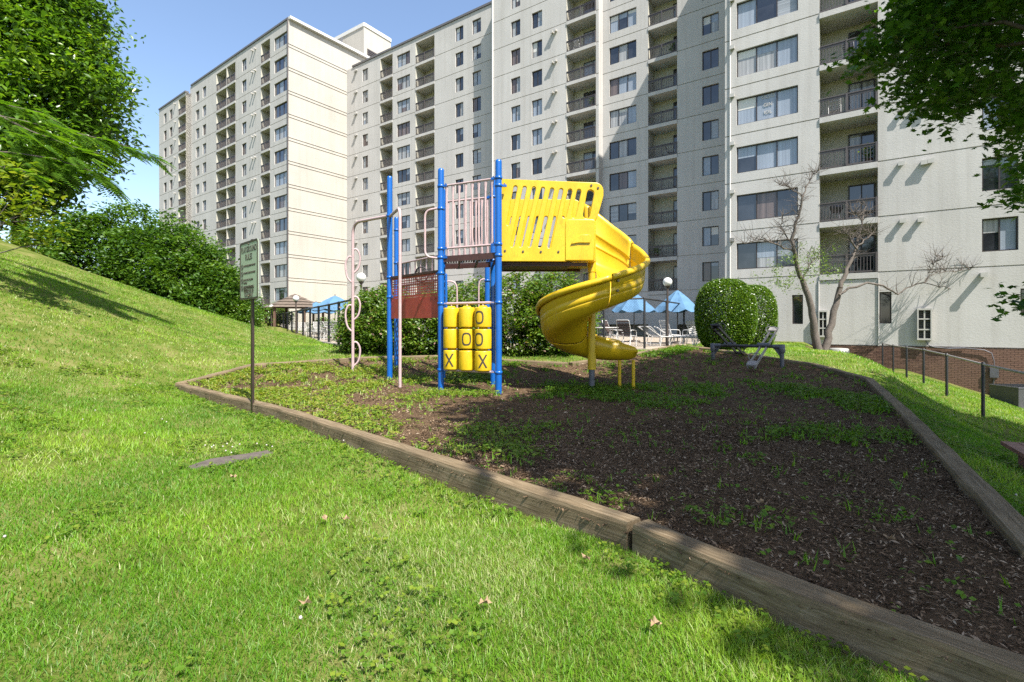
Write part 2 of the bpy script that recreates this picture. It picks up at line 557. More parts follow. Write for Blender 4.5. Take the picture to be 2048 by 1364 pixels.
def fbm(x, y, seed=0):
    return (vnoise(x, y, seed) + 0.5 * vnoise(x * 2.1, y * 2.1, seed + 1) + 0.25 * vnoise(x * 4.3, y * 4.3, seed + 2)) / 1.75

# playground outline, outer top edge of the timbers
PG = [(-6.57, 9.73), (-3.25, 6.87), (-2.4, 6.02), (-.507, 4.08), (.685, 2.86), (1.226, 2.12), (2.02, 1.28),
      (3.02, 2.94), (3.47, 3.7), (5.15, 6.38), (7.50, 10.35), (7.50, 12.2), (6.67, 13.5), (5.9, 14.6), (5.15, 15.7),
      (3.5, 13.9), (1.4, 12.4), (-2.07, 13.4), (-3.77, 13.2), (-6.4, 12.2)]
PGA = np.array(PG)

def inside(poly, x, y):
    poly = np.asarray(poly); x = np.asarray(x, dtype=float); y = np.asarray(y, dtype=float)
    r = np.zeros(x.shape, dtype=bool)
    j = len(poly) - 1
    for i in range(len(poly)):
        xi, yi = poly[i]; xj, yj = poly[j]
        c = ((yi > y) != (yj > y)) & (x < (xj - xi) * (y - yi) / (yj - yi + 1e-12) + xi)
        r ^= c
        j = i
    return r

def edge_dist(poly, x, y):
    poly = np.asarray(poly); d = np.full(np.shape(x), 1e9)
    for i in range(len(poly)):
        a = poly[i]; b = poly[(i + 1) % len(poly)]
        ab = b - a
        t = np.clip(((x - a[0]) * ab[0] + (y - a[1]) * ab[1]) / (ab @ ab), 0, 1)
        d = np.minimum(d, np.hypot(x - a[0] - t * ab[0], y - a[1] - t * ab[1]))
    return d

def mulch_z(x, y):
    return -1.20 + 0.55 * ss(9.5, 16.5, y)

def lawn_z(x, y):
    x = np.asarray(x, dtype=float); y = np.asarray(y, dtype=float)
    z = mulch_z(x, y) - 0.12 - 0.10 * ss(14, 17, y)
    # hill on the left
    xf = -4.6 - 2.3 * ss(4, 9, y) - 2.5 * ss(9, 19.5, y)
    t = -(x - xf)
    hill = 0.375 * 0.5 * np.log1p(np.exp(np.clip(t / 0.5, -30, 60)))
    hill = np.minimum(hill, 7.0) * (1 - 0.75 * ss(20.0, 30, y)) * ss(-6, 3, y)
    z = z + hill
    # bank down to the fence on the right
    d0 = (x - 3.02) * 0.8532 - (y - 2.94) * 0.5216
    d = d0 + 1.8 * ss(13, 20, y)
    w = ss(0, 2.1, d)
    z = z * (1 - w) - 2.08 * w - np.minimum(0.33 * np.maximum(0, d0 - 2.4), 2.6)
    z = z + 0.03 * (vnoise(x * .7, y * .7, 5) - 0.5) + 0.02 * (vnoise(x * 2.3, y * 2.3, 6) - 0.5)
    return z

# ================================================================== TERRAIN
def axis_coords(lo, hi, fine, far):
    a = np.concatenate([-np.geomspace(-lo, far, 26)[::-1][:-1] if lo < 0 else [], np.arange(lo, hi, fine), np.geomspace(hi, far, 26)])
    return a
xs = np.concatenate([-np.geomspace(26, 700, 24)[::-1], np.arange(-25.8, 20, 0.22), np.geomspace(20, 700, 24)])
ys = np.concatenate([-np.geomspace(6, 700, 16)[::-1], np.arange(-5.8, 32, 0.22), np.geomspace(32, 700, 24)])
GX, GY = np.meshgrid(xs, ys)
GZ = lawn_z(GX, GY)
# pool deck area is dug out below the paving
DECK = [(-5.5, 17.6), (3.4, 17.0), (4.6, 16.75), (10.5, 26.2), (13, 32), (-2, 47), (-27, 60), (-29, 56.5), (-8.6, 23.0)]
ind = inside(DECK, GX, GY)
GZ = np.where(ind, np.minimum(GZ, -0.98), GZ)
ny, nx = GX.shape
V = np.stack([GX.ravel(), GY.ravel(), GZ.ravel()], 1)
ii = np.arange(nx * ny).reshape(ny, nx)
quads = np.stack([ii[:-1, :-1].ravel(), ii[:-1, 1:].ravel(), ii[1:, 1:].ravel(), ii[1:, :-1].ravel()], 1)
lawn = np_mesh('lawn', V, [quads], M['lawn'], smooth=True, kind='structure')

# mulch inside the timbers
mx_ = np.arange(-6.9, 8.0, 0.1); my_ = np.arange(1.0, 16.2, 0.1)
MX, MY = np.meshgrid(mx_, my_)
MZ = mulch_z(MX, MY) + 0.035 * (fbm(MX * 1.6, MY * 1.6, 11) - 0.5) + 0.022 * (vnoise(MX * 6, MY * 6, 12) - 0.5)
ny, nx = MX.shape
V = np.stack([MX.ravel(), MY.ravel(), MZ.ravel()], 1)
ii = np.arange(nx * ny).reshape(ny, nx)
quads = np.stack([ii[:-1, :-1].ravel(), ii[:-1, 1:].ravel(), ii[1:, 1:].ravel(), ii[1:, :-1].ravel()], 1)
cx = V[quads][:, :, 0].mean(1); cy = V[quads][:, :, 1].mean(1)
keep = inside(PG, cx, cy) & (edge_dist(PGA, cx, cy) > 0.06)
np_mesh('playground_mulch', V, [quads[keep]], M['mulch'], smooth=True, kind='structure')

# pool deck and its pale kerb, pool
def slab(name, poly, z, t, mat, kind='structure'):
    mb = MB(); n = len(poly)
    mb.add([(p[0], p[1], z) for p in poly] + [(p[0], p[1], z - t) for p in poly],
           [tuple(range(n))[::-1]] + [(i, (i + 1) % n, n + (i + 1) % n, n + i) for i in range(n)])
    me = bpy.data.meshes.new(name)
    bm = bmesh.new()
    vs = [bm.verts.new(v) for v in mb.v]
    for f in mb.f: bm.faces.new([vs[i] for i in f])
    bmesh.ops.recalc_face_normals(bm, faces=bm.faces)
    bmesh.ops.triangulate(bm, faces=[f for f in bm.faces if len(f.verts) > 4])
    bm.to_mesh(me); bm.free()
    me.materials.append(mat)
    o = bpy.data.objects.new(name, me); COL.objects.link(o)
    return tag(o, kind=kind)
slab('pool_deck', DECK, -0.80, 0.15, M['deck_concrete'])
slab('pool_water', [(-7.5, 26), (2.0, 21.0), (5.0, 25.5), (-4.0, 33.5)], -0.792, 0.04, M['water'])
kb = MB()
A_, B_ = Vector((-5.45, 17.6, -0.93)), Vector((-27, 55, -0.93))
kb.bar(A_, B_, 0.22, 0.30)
kb.build('pool_kerb', M['kerb'])['kind'] = 'structure'

# ================================================================== APARTMENT BUILDING
class Plane_:
    def __init__(s, vp, ):
        d = Vector((vp - 1024, F)); d.normalize()
        s.u = d                              # along the facade, towards the far left
        s.v = Vector((-d.y * -1, -d.x)) if False else Vector((d.y, -d.x))   # into the building
    def pt(s, q, z, D, d=0.0):
        p = s.u * q + s.v * (D - d)
        return Vector((p.x, p.y, z))
    def q(s, px, D):
        a = (px - 1024) / F
        Y = D / (a * s.v.x + s.v.y)
        return a * Y * s.u.x + Y * s.u.y
    def z(s, px, py, D):
        a = (px - 1024) / F
        Y = D / (a * s.v.x + s.v.y)
        return (650 - py) / F * Y
PM = Plane_(-415.0)     # main block
PW = Plane_(-310.0)     # left wing

bld = thing('apartment_building', (0, 0, 0), 'large pale concrete apartment block of twelve storeys with balconies behind the playground', 'building')
bld.location = PM.pt(PM.q(1500, 29.8), -1.0, 29.8)
bld_root_fix = wloc(bld)
STO = 2.66
WIN_H = 1.45
REC = 0.15

def face_mb(pl, D, q0, q1, z0, z1, holes, groove=True, edge=0.3, ends=(True, True)):
    """storey panel with openings, reveals and recessed joint strips top and bottom"""
    mb = MB()
    g = 0.028 if groove else 0.0
    za, zb = z0 + g, z1 - g
    Q = sorted(set([q0, q1] + [h[0] for h in holes] + [h[1] for h in holes]))
    Z = sorted(set([za, zb] + [h[2] for h in holes] + [h[3] for h in holes]))
    def isin(qa, qb, zc, zd):
        qm, zm = (qa + qb) / 2, (zc + zd) / 2
        return any(h[0] < qm < h[1] and h[2] < zm < h[3] for h in holes)
    for i in range(len(Q) - 1):
        for j in range(len(Z) - 1):
            if isin(Q[i], Q[i + 1], Z[j], Z[j + 1]): continue
            mb.add([pl.pt(Q[i], Z[j], D), pl.pt(Q[i], Z[j + 1], D), pl.pt(Q[i + 1], Z[j + 1], D), pl.pt(Q[i + 1], Z[j], D)], [(0, 1, 2, 3)])
    for (a, b, c, d) in holes:
        r = REC + 0.1
        for (p1, p2) in (((a, c), (b, c)), ((b, c), (b, d)), ((b, d), (a, d)), ((a, d), (a, c))):
            mb.add([pl.pt(p1[0], p1[1], D), pl.pt(p2[0], p2[1], D), pl.pt(p2[0], p2[1], D, -r), pl.pt(p1[0], p1[1], D, -r)], [(0, 1, 2, 3)])
    if groove:
        for (ze, zf) in ((za, z0), (zb, z1)):
            mb.add([pl.pt(q0, ze, D), pl.pt(q1, ze, D), pl.pt(q1, ze, D, -.05), pl.pt(q0, ze, D, -.05)], [(0, 1, 2, 3)])
            mb.add([pl.pt(q0, ze, D, -.05), pl.pt(q1, ze, D, -.05), pl.pt(q1, zf, D, -.05), pl.pt(q0, zf, D, -.05)], [(0, 1, 2, 3)])
    return mb

WCACHE = {}
PANES = ['pane_dark'] * 9 + ['pane_blue'] * 6 + ['pane_curtain'] * 5 + ['pane_blind'] * 3 + ['pane_brown'] * 2
prnd = random.Random(21)
def window(pl, D, qa, qb, z0, h, n, parent, allow=None):
    """frame (a part) with n panes (sub-parts); shared meshes per size"""
    key = (id(pl), round(qb - qa, 3), round(h, 3), n)
    w = qb - qa
    c = pl.pt((qa + qb) / 2, z0, D, -REC)
    if key not in WCACHE:
        base = pl.pt(0, 0, 0)
        def P(q, z, d): return pl.pt(q, z, 0, d)
        ax = ((pl.u.x, pl.u.y, 0), (pl.v.x, pl.v.y, 0), (0, 0, 1))
        mb = MB(); t = 0.055
        mb.box(P(0, t / 2, 0), (w, .07, t), ax); mb.box(P(0, h - t / 2, 0), (w, .07, t), ax)
        for s in (-1, 1): mb.box(P(s * (w / 2 - t / 2), h / 2, 0), (t, .07, h - 2 * t), ax)
        for i in range(1, n): mb.box(P(-w / 2 + w * i / n, h / 2, .004), (.05, .07, h - 2 * t), ax)
        me = bpy.data.meshes.new('window'); me.from_pydata([tuple(v) for v in mb.v], [], mb.f); me.materials.append(M['frame'])
        pb = MB(); pb.box((0, 0, h / 2), (w / n - .055, .012, h - 2 * t), ax)
        mp = bpy.data.meshes.new('pane'); mp.from_pydata([tuple(v) for v in pb.v], [], pb.f); mp.materials.append(M['pane_dark'])
        WCACHE[key] = (me, mp)
    me, mp = WCACHE[key]
    wn_ = link_mesh('window', me, c, parent)
    kind = prnd.choice(PANES)
    for i in range(n):
        k = allow[i] if allow else (kind if prnd.random() < 0.45 else prnd.choice(PANES))
        qq = -w / 2 + w * (i + .5) / n
        off = pl.u * qq + pl.v * (0.012 + 0.008 * (i % 2))
        p = link_mesh('pane', mp, Vector((off.x, off.y, 0)), wn_, M[k], local=True)
        if n > 1 and prnd.random() < .34:            # a roller blind pulled part of the way down
            fr = prnd.choice((.18, .3, .42, .6))
            bk = (key, fr)
            if bk not in WCACHE:
                bb_ = MB(); bb_.box((0, 0, 0), (w / n - .06, .006, (h - .12) * fr), ((pl.u.x, pl.u.y, 0), (pl.v.x, pl.v.y, 0), (0, 0, 1)))
                mbl = bpy.data.meshes.new('blind'); mbl.from_pydata([tuple(v) for v in bb_.v], [], bb_.f); mbl.materials.append(M['pane_blind'])
                WCACHE[bk] = mbl
            o2 = off - pl.v * .0105
            link_mesh('blind', WCACHE[bk], Vector((o2.x, o2.y, h - .06 - (h - .12) * fr / 2)), wn_, M[prnd.choice(['pane_blind', 'pane_blue', 'pane_curtain', 'trim_white'])], local=True)
    return wn_

BCACHE = {}
def balcony(pl, D, qa, qb, z, parent, depth=1.5, door=(0.02, 0.5), bars=0.13, label=None):
    w = qb - qa
    key = (id(pl), round(w, 3), door)
    ax = ((pl.u.x, pl.u.y, 0), (pl.v.x, pl.v.y, 0), (0, 0, 1))
    if key not in BCACHE:
        def P(q, zz, d): return pl.pt(q, zz, 0, d)
        sl = MB(); sl.box(P(0, .14, -depth / 2 + .03), (w - .006, depth + .05, .28), ax)
        ra = MB()
        ra.box(P(0, 1.22, -.02), (w - .02, .09, .05), ax); ra.box(P(0, 1.13, -.02), (w - .02, .04, .09), ax)
        ra.box(P(0, .36, -.02), (w - .02, .05, .07), ax)
        nb = max(4, int(w / bars))
        for i in range(nb + 1): ra.box(P(-w / 2 + .03 + (w - .06) * i / nb, .74, -.02), (.03, .03, .72), ax)
        for f in ((0.0, 0.5) if w > 2 else (0.0,)):
            ra.box(P(-w / 2 + .05 + w * f, .78, .03), (.08, .06, .96), ax)
        dr = MB(); da, db = -w / 2 + w * door[0], -w / 2 + w * door[1]; dw = db - da; dz = .28; H = 2.05
        dr.box(P((da + db) / 2, dz + H - .03, -depth + .05), (dw, .08, .06), ax)
        for q in (da + .03, (da + db) / 2, db - .03): dr.box(P(q, dz + H / 2 - .03, -depth + .05), (.06, .08, H - .06), ax)
        dp = MB(); dp.box(P(0, 0, 0), (dw / 2 - .06, .012, H - .08), ax)
        def mk(n, mb, mat):
            me = bpy.data.meshes.new(n); me.from_pydata([tuple(v) for v in mb.v], [], mb.f); me.materials.append(mat); return me
        BCACHE[key] = (mk('balcony', sl, M['wall']), mk('railing', ra, M['railing']), mk('sliding_door', dr, M['frame']), mk('door_pane', dp, M['pane_dark']), da, db, dz + H / 2)
    ms, mr, md, mp, da, db, zc = BCACHE[key]
    c = pl.pt((qa + qb) / 2, z - .28, D)
    o = link_mesh('balcony', ms, c, parent)
    link_mesh('railing', mr, (0, 0, 0), o, local=True)
    link_mesh('sliding_door', md, (0, 0, 0), o, local=True)
    for i in range(2):
        q = da + (db - da) * (.25 + .5 * i)
        off = pl.pt(q, zc - .03, 0, -depth + .055)
        link_mesh('door_pane', mp, off, o, M[prnd.choice(['pane_dark', 'pane_dark', 'pane_blue', 'pane_curtain'])], local=True)
    return o

def wall_quads(name, pls, mat, parent):
    mb = MB()
    for q in pls: mb.add(q, [tuple(range(len(q)))])
    return mb.build(name, mat, parent)

def core(pl, D, q0, q1, z0, z1, front, back=13.0):  # plain box behind the panels, added so the building blocks light
    mb = MB()
    P = [pl.pt(q0, z0, D, -front), pl.pt(q1, z0, D, -front), pl.pt(q1, z0, D, -back), pl.pt(q0, z0, D, -back)]
    T = [Vector((p.x, p.y, z1)) for p in P]
    mb.add(P + T, [(0, 1, 5, 4), (1, 2, 6, 5), (2, 3, 7, 6), (3, 0, 4, 7), (4, 5, 6, 7)])
    return mb.build('light_block_core', M['wall'], bld)

def parapet(pl, D, q0, q1, z, h=0.22, mat='flashing', back=13.0):
    ax = ((pl.u.x, pl.u.y, 0), (pl.v.x, pl.v.y, 0), (0, 0, 1))
    mb = MB(); mb.box(pl.pt((q0 + q1) / 2, z + h / 2, D, -.2 + .05), (q1 - q0, .5, h), ax)
    return mb.build('parapet_cap', M[mat], bld)

vent_mesh = {}
def vent(pl, D, q, z, big=1.0):
    key = (id(pl), big)
    if key not in vent_mesh:
        ax = ((pl.u.x, pl.u.y, 0), (pl.v.x, pl.v.y, 0), (0, 0, 1))
        mb = MB(); L = .30 * big
        mb.box(pl.pt(0, 0, 0, L / 2), (.20, L, .13), ax)
        mb.box(pl.pt(0, -.04, 0, L + .02), (.24, .05, .20), ax)
        me = bpy.data.meshes.new('vent_hood'); me.from_pydata([tuple(v) for v in mb.v], [], mb.f); me.materials.append(M['vent'])
        vent_mesh[key] = me
    return link_mesh('vent_hood', vent_mesh[key], pl.pt(q, z, D), bld)

def section(pl, D, x0, x1, wins, zb, k0, k1, sill=0.60, mat='wall', winmax=99, winmin=-1, extra=None, q0=None, q1=None, ztop=None, corefront=0.3, back=13.0, head=WIN_H):
    """a column of storey panels between two picture columns; wins: (xa, xb, number of panes)"""
    qa = pl.q(x1, D) if q0 is None else q0
    qb = pl.q(x0, D) if q1 is None else q1
    for k in range(k0, k1):
        z0 = zb + STO * k; z1 = z0 + STO
        if k == k1 - 1 and ztop: z1 = ztop
        holes = []
        if winmin <= k <= winmax:
            for (xa, xb, n) in wins:
                holes.append((pl.q(xb, D), pl.q(xa, D), z0 + sill, z0 + sill + head))
        if extra and k in extra: holes += extra[k]
        face_mb(pl, D, qa, qb, z0, z1, holes).build('wall_panel', M[mat], bld)
        if winmin <= k <= winmax:
            for (xa, xb, n) in wins:
                window(pl, D, pl.q(xb, D), pl.q(xa, D), z0 + sill, head, n, bld)
    return qa, qb

def balc_col(pl, D, x0, x1, zb, k0, k1, ztop, depth=1.5, door=(0.02, .5), base=True, split=None, kmax=99):
    qa, qb = pl.q(x1, D), pl.q(x0, D)
    zlo = zb + STO * k0
    cols = [(qa, qb)]
    if split:
        qs = pl.q(split, D); cols = [(qa, qs - .06), (qs + .06, qb)]
        mb = MB(); ax = ((pl.u.x, pl.u.y, 0), (pl.v.x, pl.v.y, 0), (0, 0, 1))
        mb.box(pl.pt(qs, (zlo + ztop - .5) / 2, D, -depth / 2), (.12, depth, ztop - .5 - zlo), ax)
        mb.build('dividing_wall', M['wall'], bld)
    for (a, b) in cols:
        wall_quads('recess_wall', [
            [pl.pt(a, zlo, D, -depth), pl.pt(a, ztop, D, -depth), pl.pt(b, ztop, D, -depth), pl.pt(b, zlo, D, -depth)],
            [pl.pt(a, zlo, D), pl.pt(a, ztop, D), pl.pt(a, ztop, D, -depth), pl.pt(a, zlo, D, -depth)],
            [pl.pt(b, zlo, D), pl.pt(b, zlo, D, -depth), pl.pt(b, ztop, D, -depth), pl.pt(b, ztop, D)]], M['ceiling'], bld)
        for k in range(k0, k1):
            if k > kmax: break
            balcony(pl, D, a, b, zb + STO * k, bld, depth, door)
    # fascia above the top balcony
    ax = ((pl.u.x, pl.u.y, 0), (pl.v.x, pl.v.y, 0), (0, 0, 1))
    mb = MB(); zf = zb + STO * k1 - 0.28
    mb.box(pl.pt((qa + qb) / 2, (zf + ztop) / 2, D, -depth / 2), (qb - qa, depth, ztop - zf), ax)
    mb.build('fascia_panel', M['wall'], bld)
    return qa, qb

Z0 = 2.60; ROOF = 32.1; NF = 11
# --- H: far middle part
DH = 39.8
kw = dict(ztop=ROOF)
h1 = section(PM, DH, 690.0, 760.7, [(725, 735.9, 2)], Z0, -1, NF, winmin=0, **kw)
b1 = balc_col(PM, DH, 760.7, 785.1, Z0, 0, NF, ROOF, door=(.02, .6))
h2 = section(PM, DH, 785.1, 831.3, [(793.7, 820, 3)], Z0, -1, NF, winmin=0, sill=.45, **kw)
b2 = balc_col(PM, DH, 831.3, 868.9, Z0, 0, NF, ROOF)
DG = 38.5
qGl = PM.q(983, DG)
h3 = section(PM, DH, 868.9, 983, [(910.8, 926.6, 2), (944.5, 961.9, 2)], Z0, -1, NF, winmin=0, q0=qGl - 0.5, **kw)
for (x0, x1) in ((760.7, 785.1), (831.3, 868.9)):
    face_mb(PM, DH, PM.q(x1, DH), PM.q(x0, DH), Z0 - STO - 1, Z0 - .28, []).build('wall_panel', M['wall'], bld)
core(PM, DH, qGl - .6, PM.q(700, DH), -1.5, ROOF, 1.7)
parapet(PM, DH, qGl, PM.q(705, DH), ROOF)
# --- G and F
g = section(PM, DG, 983, 1133, [(1022, 1040.5, 2), (1063.7, 1084.2, 2)], Z0 - .1, -1, NF, winmin=0, sill=.56, ztop=ROOF)
f = balc_col(PM, DG, 1133, 1191.8, Z0 - .1, 0, NF, ROOF, door=(.03, .66))
face_mb(PM, DG, f[0], f[1], Z0 - STO - 1, Z0 - .38, []).build('wall_panel', M['wall'], bld)
DE = 39.3
fp = section(PM, DG, 1191.8, 1197.4, [], Z0 - .1, -1, NF, ztop=ROOF)
core(PM, DG, fp[0], g[1], -1.5, ROOF, 1.7)
parapet(PM, DG, fp[0], g[1], ROOF)
qF = fp[0]
wall_quads('side_wall', [[PM.pt(qF, -1.2, DG), PM.pt(qF, -1.2, DE + .1), PM.pt(qF, ROOF, DE + .1), PM.pt(qF, ROOF, DG)],
                         [PM.pt(g[1], -1.2, DG), PM.pt(g[1], ROOF, DG), PM.pt(g[1], ROOF, DH + .1), PM.pt(g[1], -1.2, DH + .1)]], M['wall'], bld)
# --- E, its balconies, D
qC = PM.q(1450, 29.8)      # left corner of the near part
e = section(PM, DE, 1197.4, 1296.3, [(1218.7, 1272.7, 3)], Z0 + .1, -1, NF, winmin=0, q1=qF, ztop=ROOF)
eb = balc_col(PM, DE, 1296.3, 1354.2, Z0 + .1, 0, NF, ROOF, door=(.0, .31))
face_mb(PM, DE, eb[0], eb[1], Z0 - STO - 1, Z0 - .18, []).build('wall_panel', M['wall'], bld)
d_ = section(PM, DE, 1354.2, 1450, [(1404.5, 1437.4, 2)], Z0 + .1, -1, NF, winmin=0, q0=qC - .5, ztop=ROOF)
core(PM, DE, qC - .6, qF, -1.5, ROOF, 1.7)
parapet(PM, DE, qC, qF, ROOF)
# --- C, B, A: near part on the right
DC = 29.8
def low(x0, x1, y0, y1): return (PM.q(x1, DC), PM.q(x0, DC), PM.z(x0, y1, DC), PM.z(x0, y0, DC))
lowC = [low(1584, 1606, 590, 648)]
lowA = [low(1758.5, 1783, 584, 647), low(2041, 2085, 577, 626)]
ZC = Z0 - .05
c_ = section(PM, DC, 1450, 1638.8, [(1473, 1596, 3)], ZC, 0, NF, winmax=7, sill=.52, ztop=ROOF)
b_ = balc_col(PM, DC, 1638.8, 1755.8, ZC, 0, NF, ROOF, depth=1.7, door=(.03, .5), kmax=8)
a_ = section(PM, DC, 1755.8, 2420, [(1964, 2037, 2), (2290, 2372, 2)], ZC, 0, NF, winmax=6, sill=.66, ztop=ROOF)
face_mb(PM, DC, c_[0], c_[1], -1.0, ZC, lowC).build('wall_panel', M['wall'], bld)
face_mb(PM, DC, b_[0], b_[1], -1.0, ZC - .28, []).build('wall_panel', M['wall'], bld)
face_mb(PM, DC, a_[0], a_[1], -1.0, ZC, lowA).build('wall_panel', M['wall'], bld)
for (hq0, hq1, hz0, hz1) in lowC + lowA:
    window(PM, DC, hq0, hq1, hz0, hz1 - hz0, 1, bld, ['pane_dark'])
core(PM, DC, a_[0], c_[1] - .02, -4.5, ROOF, 1.9, 16.0)
parapet(PM, DC, a_[0], c_[1], ROOF)
wall_quads('side_wall', [[PM.pt(c_[1], -2.5, DC), PM.pt(c_[1], ROOF, DC), PM.pt(c_[1], ROOF, DE + .2), PM.pt(c_[1], -2.5, DE + .2)],
                         [PM.pt(a_[0], -4.5, DC), PM.pt(a_[0], ROOF, DC), PM.pt(a_[0], ROOF, DC + 16), PM.pt(a_[0], -4.5, DC + 16)]], M['wall'], bld)
# vertical joint strips on the base storey
for xj in (1637.5, 1757.0):
    mb = MB(); q = PM.q(xj, DC)
    mb.tube([PM.pt(q, -1.0, DC, .03), PM.pt(q, ZC - .3, DC, .03)], .03, 6)
    mb.build('drain_pipe', M['wall'], bld)
# downpipes at the corners, scuppers
mb = MB(); q = PM.q(1460.5, DC); mb.tube([PM.pt(q, -.9, DC, .04), PM.pt(q, ROOF, DC, .04)], .035, 8); mb.build('drain_pipe', M['trim_white'], bld)
mb = MB(); q = PM.q(986, DG); mb.tube([PM.pt(q, -.9, DG, .06), PM.pt(q, ROOF, DG, .06)], .07, 8); mb.build('drain_pipe', M['trim_white'], bld)
for k in range(0, 9):
    z = ZC + STO * k
    if k: vent(PM, DC, PM.q(1465.5, DC), z + 2.2 - STO, 0.75)
    vent(PM, DG, PM.q(1106, DG), Z0 + STO * k + 2.05, .95); vent(PM, DG, PM.q(1112.5, DG), Z0 + STO * k + 2.1, .95)
vent(PM, DC, PM.q(1465.5, DC), ZC + 2.2, .75)
for (x, y) in ((1802, 327), (1847, 325), (1861, 322), (1805, 441), (1841, 439), (1836, 210), (1860, 206), (1810, 215)):
    vent(PM, DC, PM.q(x, DC), PM.z(x, y, DC), .62)
vent(PM, DC, PM.q(1965, DC), PM.z(1965, 549, DC), 1.2)
for k in range(0, 11):
    for (x, dz) in ((711, 2.15), (714, 2.3)):
        vent(PM, DH, PM.q(x, DH), Z0 + STO * k + dz, .8)

# --- left wing
DW = 30.2; DL = 29.5; ZW = 2.38; NW = 12; RW = 34.75
qEnd = PW.q(577, DW)
w4 = section(PW, DW, 540, 577, [(548.6, 574.6, 3)], ZW, 0, NW, sill=.5, ztop=RW)
wb2 = balc_col(PW, DW, 522, 540, ZW, 0, NW, RW)
w3 = section(PW, DW, 470.8, 522, [(484, 492.8, 2)], ZW, 0, NW, sill=.5, ztop=RW)
wb1 = balc_col(PW, DW, 432.8, 470.8, ZW, 0, NW, RW, split=453.3)
qL = PW.q(371.7, DL)
w2 = section(PW, DW, 382.3, 432.8, [(391.6, 398.5, 2), (405.3, 412.2, 2)], ZW, 0, NW, sill=.35, q1=qL + .4, ztop=RW)
ZL = ZW - .8; RL = RW - 1.1
wb0 = balc_col(PW, DL, 357, 371.7, ZL, 0, NW, RL)
w1 = section(PW, DL, 318.1, 357, [(327.7, 333, 2), (339.3, 344.9, 2)], ZL, 0, NW, sill=.25, ztop=RL)
for s_ in (w4, w3, w2):
    face_mb(PW, DW, s_[0], s_[1], -1.5, ZW, []).build('base_panel', M['brick'], bld)
for s_ in (wb2, wb1):
    face_mb(PW, DW, s_[0], s_[1], -1.5, ZW - .28, []).build('base_panel', M['brick'], bld)
wall_quads('side_wall', [[PW.pt(qL, -1.2, DL), PW.pt(qL, -1.2, DW + .1), PW.pt(qL, RL, DW + .1), PW.pt(qL, RL, DL)]], M['wall'], bld)
core(PW, DW, qEnd + .02, qL, -1.5, RW, 1.7, 16)
core(PW, DL, qL + .02, w1[1], -1.5, RL, 1.7, 16)
parapet(PW, DW, qEnd, qL, RW); parapet(PW, DL, qL, w1[1], RL)
for k in range(NW):
    for x in (506, 511.5): vent(PW, DW, PW.q(x, DW), ZW + STO * k + 2.25, .9)
    vent(PW, DL, PW.q(351, DL), ZL + STO * k + 2.1, .9)
mb = MB(); q = PW.q(576.2, DW); mb.tube([PW.pt(q, -.9, DW, .06), PW.pt(q, RW, DW, .06)], .07, 8); mb.build('drain_pipe', M['railing'], bld)

# end wall of the wing: bare cream panels with double joints
class EndPlane:
    pass
PE = Plane_(-310.0)
PE.u = PW.v.copy(); PE.v = -PW.u.copy()     # along = into the depth, inwards = towards far left
_end = PW.pt(qEnd, 0, DW)
qe0 = Vector((_end.x, _end.y)).dot(PE.u); DEND = Vector((_end.x, _end.y)).dot(PE.v)
# where it meets the middle part
LEN = 12.0
for t in np.linspace(0, 14, 281):
    p = _end + Vector((PE.u.x, PE.u.y, 0)) * t
    if Vector((p.x, p.y)).dot(PM.v) > DH + .25: LEN = t; break
for k in range(-1, NW):
    z0 = ZW + STO * k + .05; z1 = z0 + STO
    if k == NW - 1: z1 = RW
    face_mb(PE, DEND, qe0, qe0 + LEN + .05, z0, z0 + .34, []).build('band_panel', M['wall_cream'], bld)
    face_mb(PE, DEND, qe0, qe0 + LEN + (9 if k == NW - 1 else .05), z0 + .34, z1, []).build('wall_panel', M['wall_cream'], bld)
face_mb(PE, DEND, qe0, qe0 + LEN + .05, -1.5, ZW + .05 - STO, []).build('wall_panel', M['wall_cream'], bld)
parapet(PE, DEND, qe0, qe0 + 16, RW + .003, .3, 'trim_white')

# penthouse on the roof
pc = at(728, 48.6, 70.0)
u3 = Vector((PM.u.x, PM.u.y, 0)); v3 = Vector((PM.v.x, PM.v.y, 0))
pb = MB(); P0 = Vector((pc.x, pc.y, 30.0))
corners = [P0, P0 + u3 * 12, P0 + u3 * 12 + v3 * 4.9, P0 + v3 * 4.9]
pb.add(corners + [Vector((p.x, p.y, pc.z)) for p in corners], [(0, 4, 5, 1), (1, 5, 6, 2), (2, 6, 7, 3), (3, 7, 4, 0), (4, 7, 6, 5)])
ph = pb.build('roof_penthouse', M['wall_cream'], bld)
tb = MB(); zt = pc.z
for (a, b) in ((0, 1), (0, 3)):
    tb.bar(corners[a] + Vector((0, 0, zt - 30 + .0)), corners[b] + Vector((0, 0, zt - 30 + .0)), .22, .5)
tb.build('parapet_cap', M['trim_white'], ph)
gq = MB(); gc = at(742, 112, 70.6)
gax = (tuple(v3), tuple(-u3), (0, 0, 1))
gpos = P0 + v3 * 1.5 + Vector((0, 0, gc.z - 30)) - u3 * .06
gq.box(gpos, (1.9, .1, 1.9), gax)
for i in range(7): gq.box(gpos - u3 * .08 + Vector((0, 0, -.75 + .25 * i)), (1.7, .06, .06), gax)
gq.build('louvred_vent', M['railing'], ph)
rp = MB(); p = at(683.5, 120, 72); rp.tube([Vector((p.x, p.y, 34)), Vector((p.x, p.y, 41.5))], .12, 8); rp.build('flue_pipe', M['grey_metal'], ph)

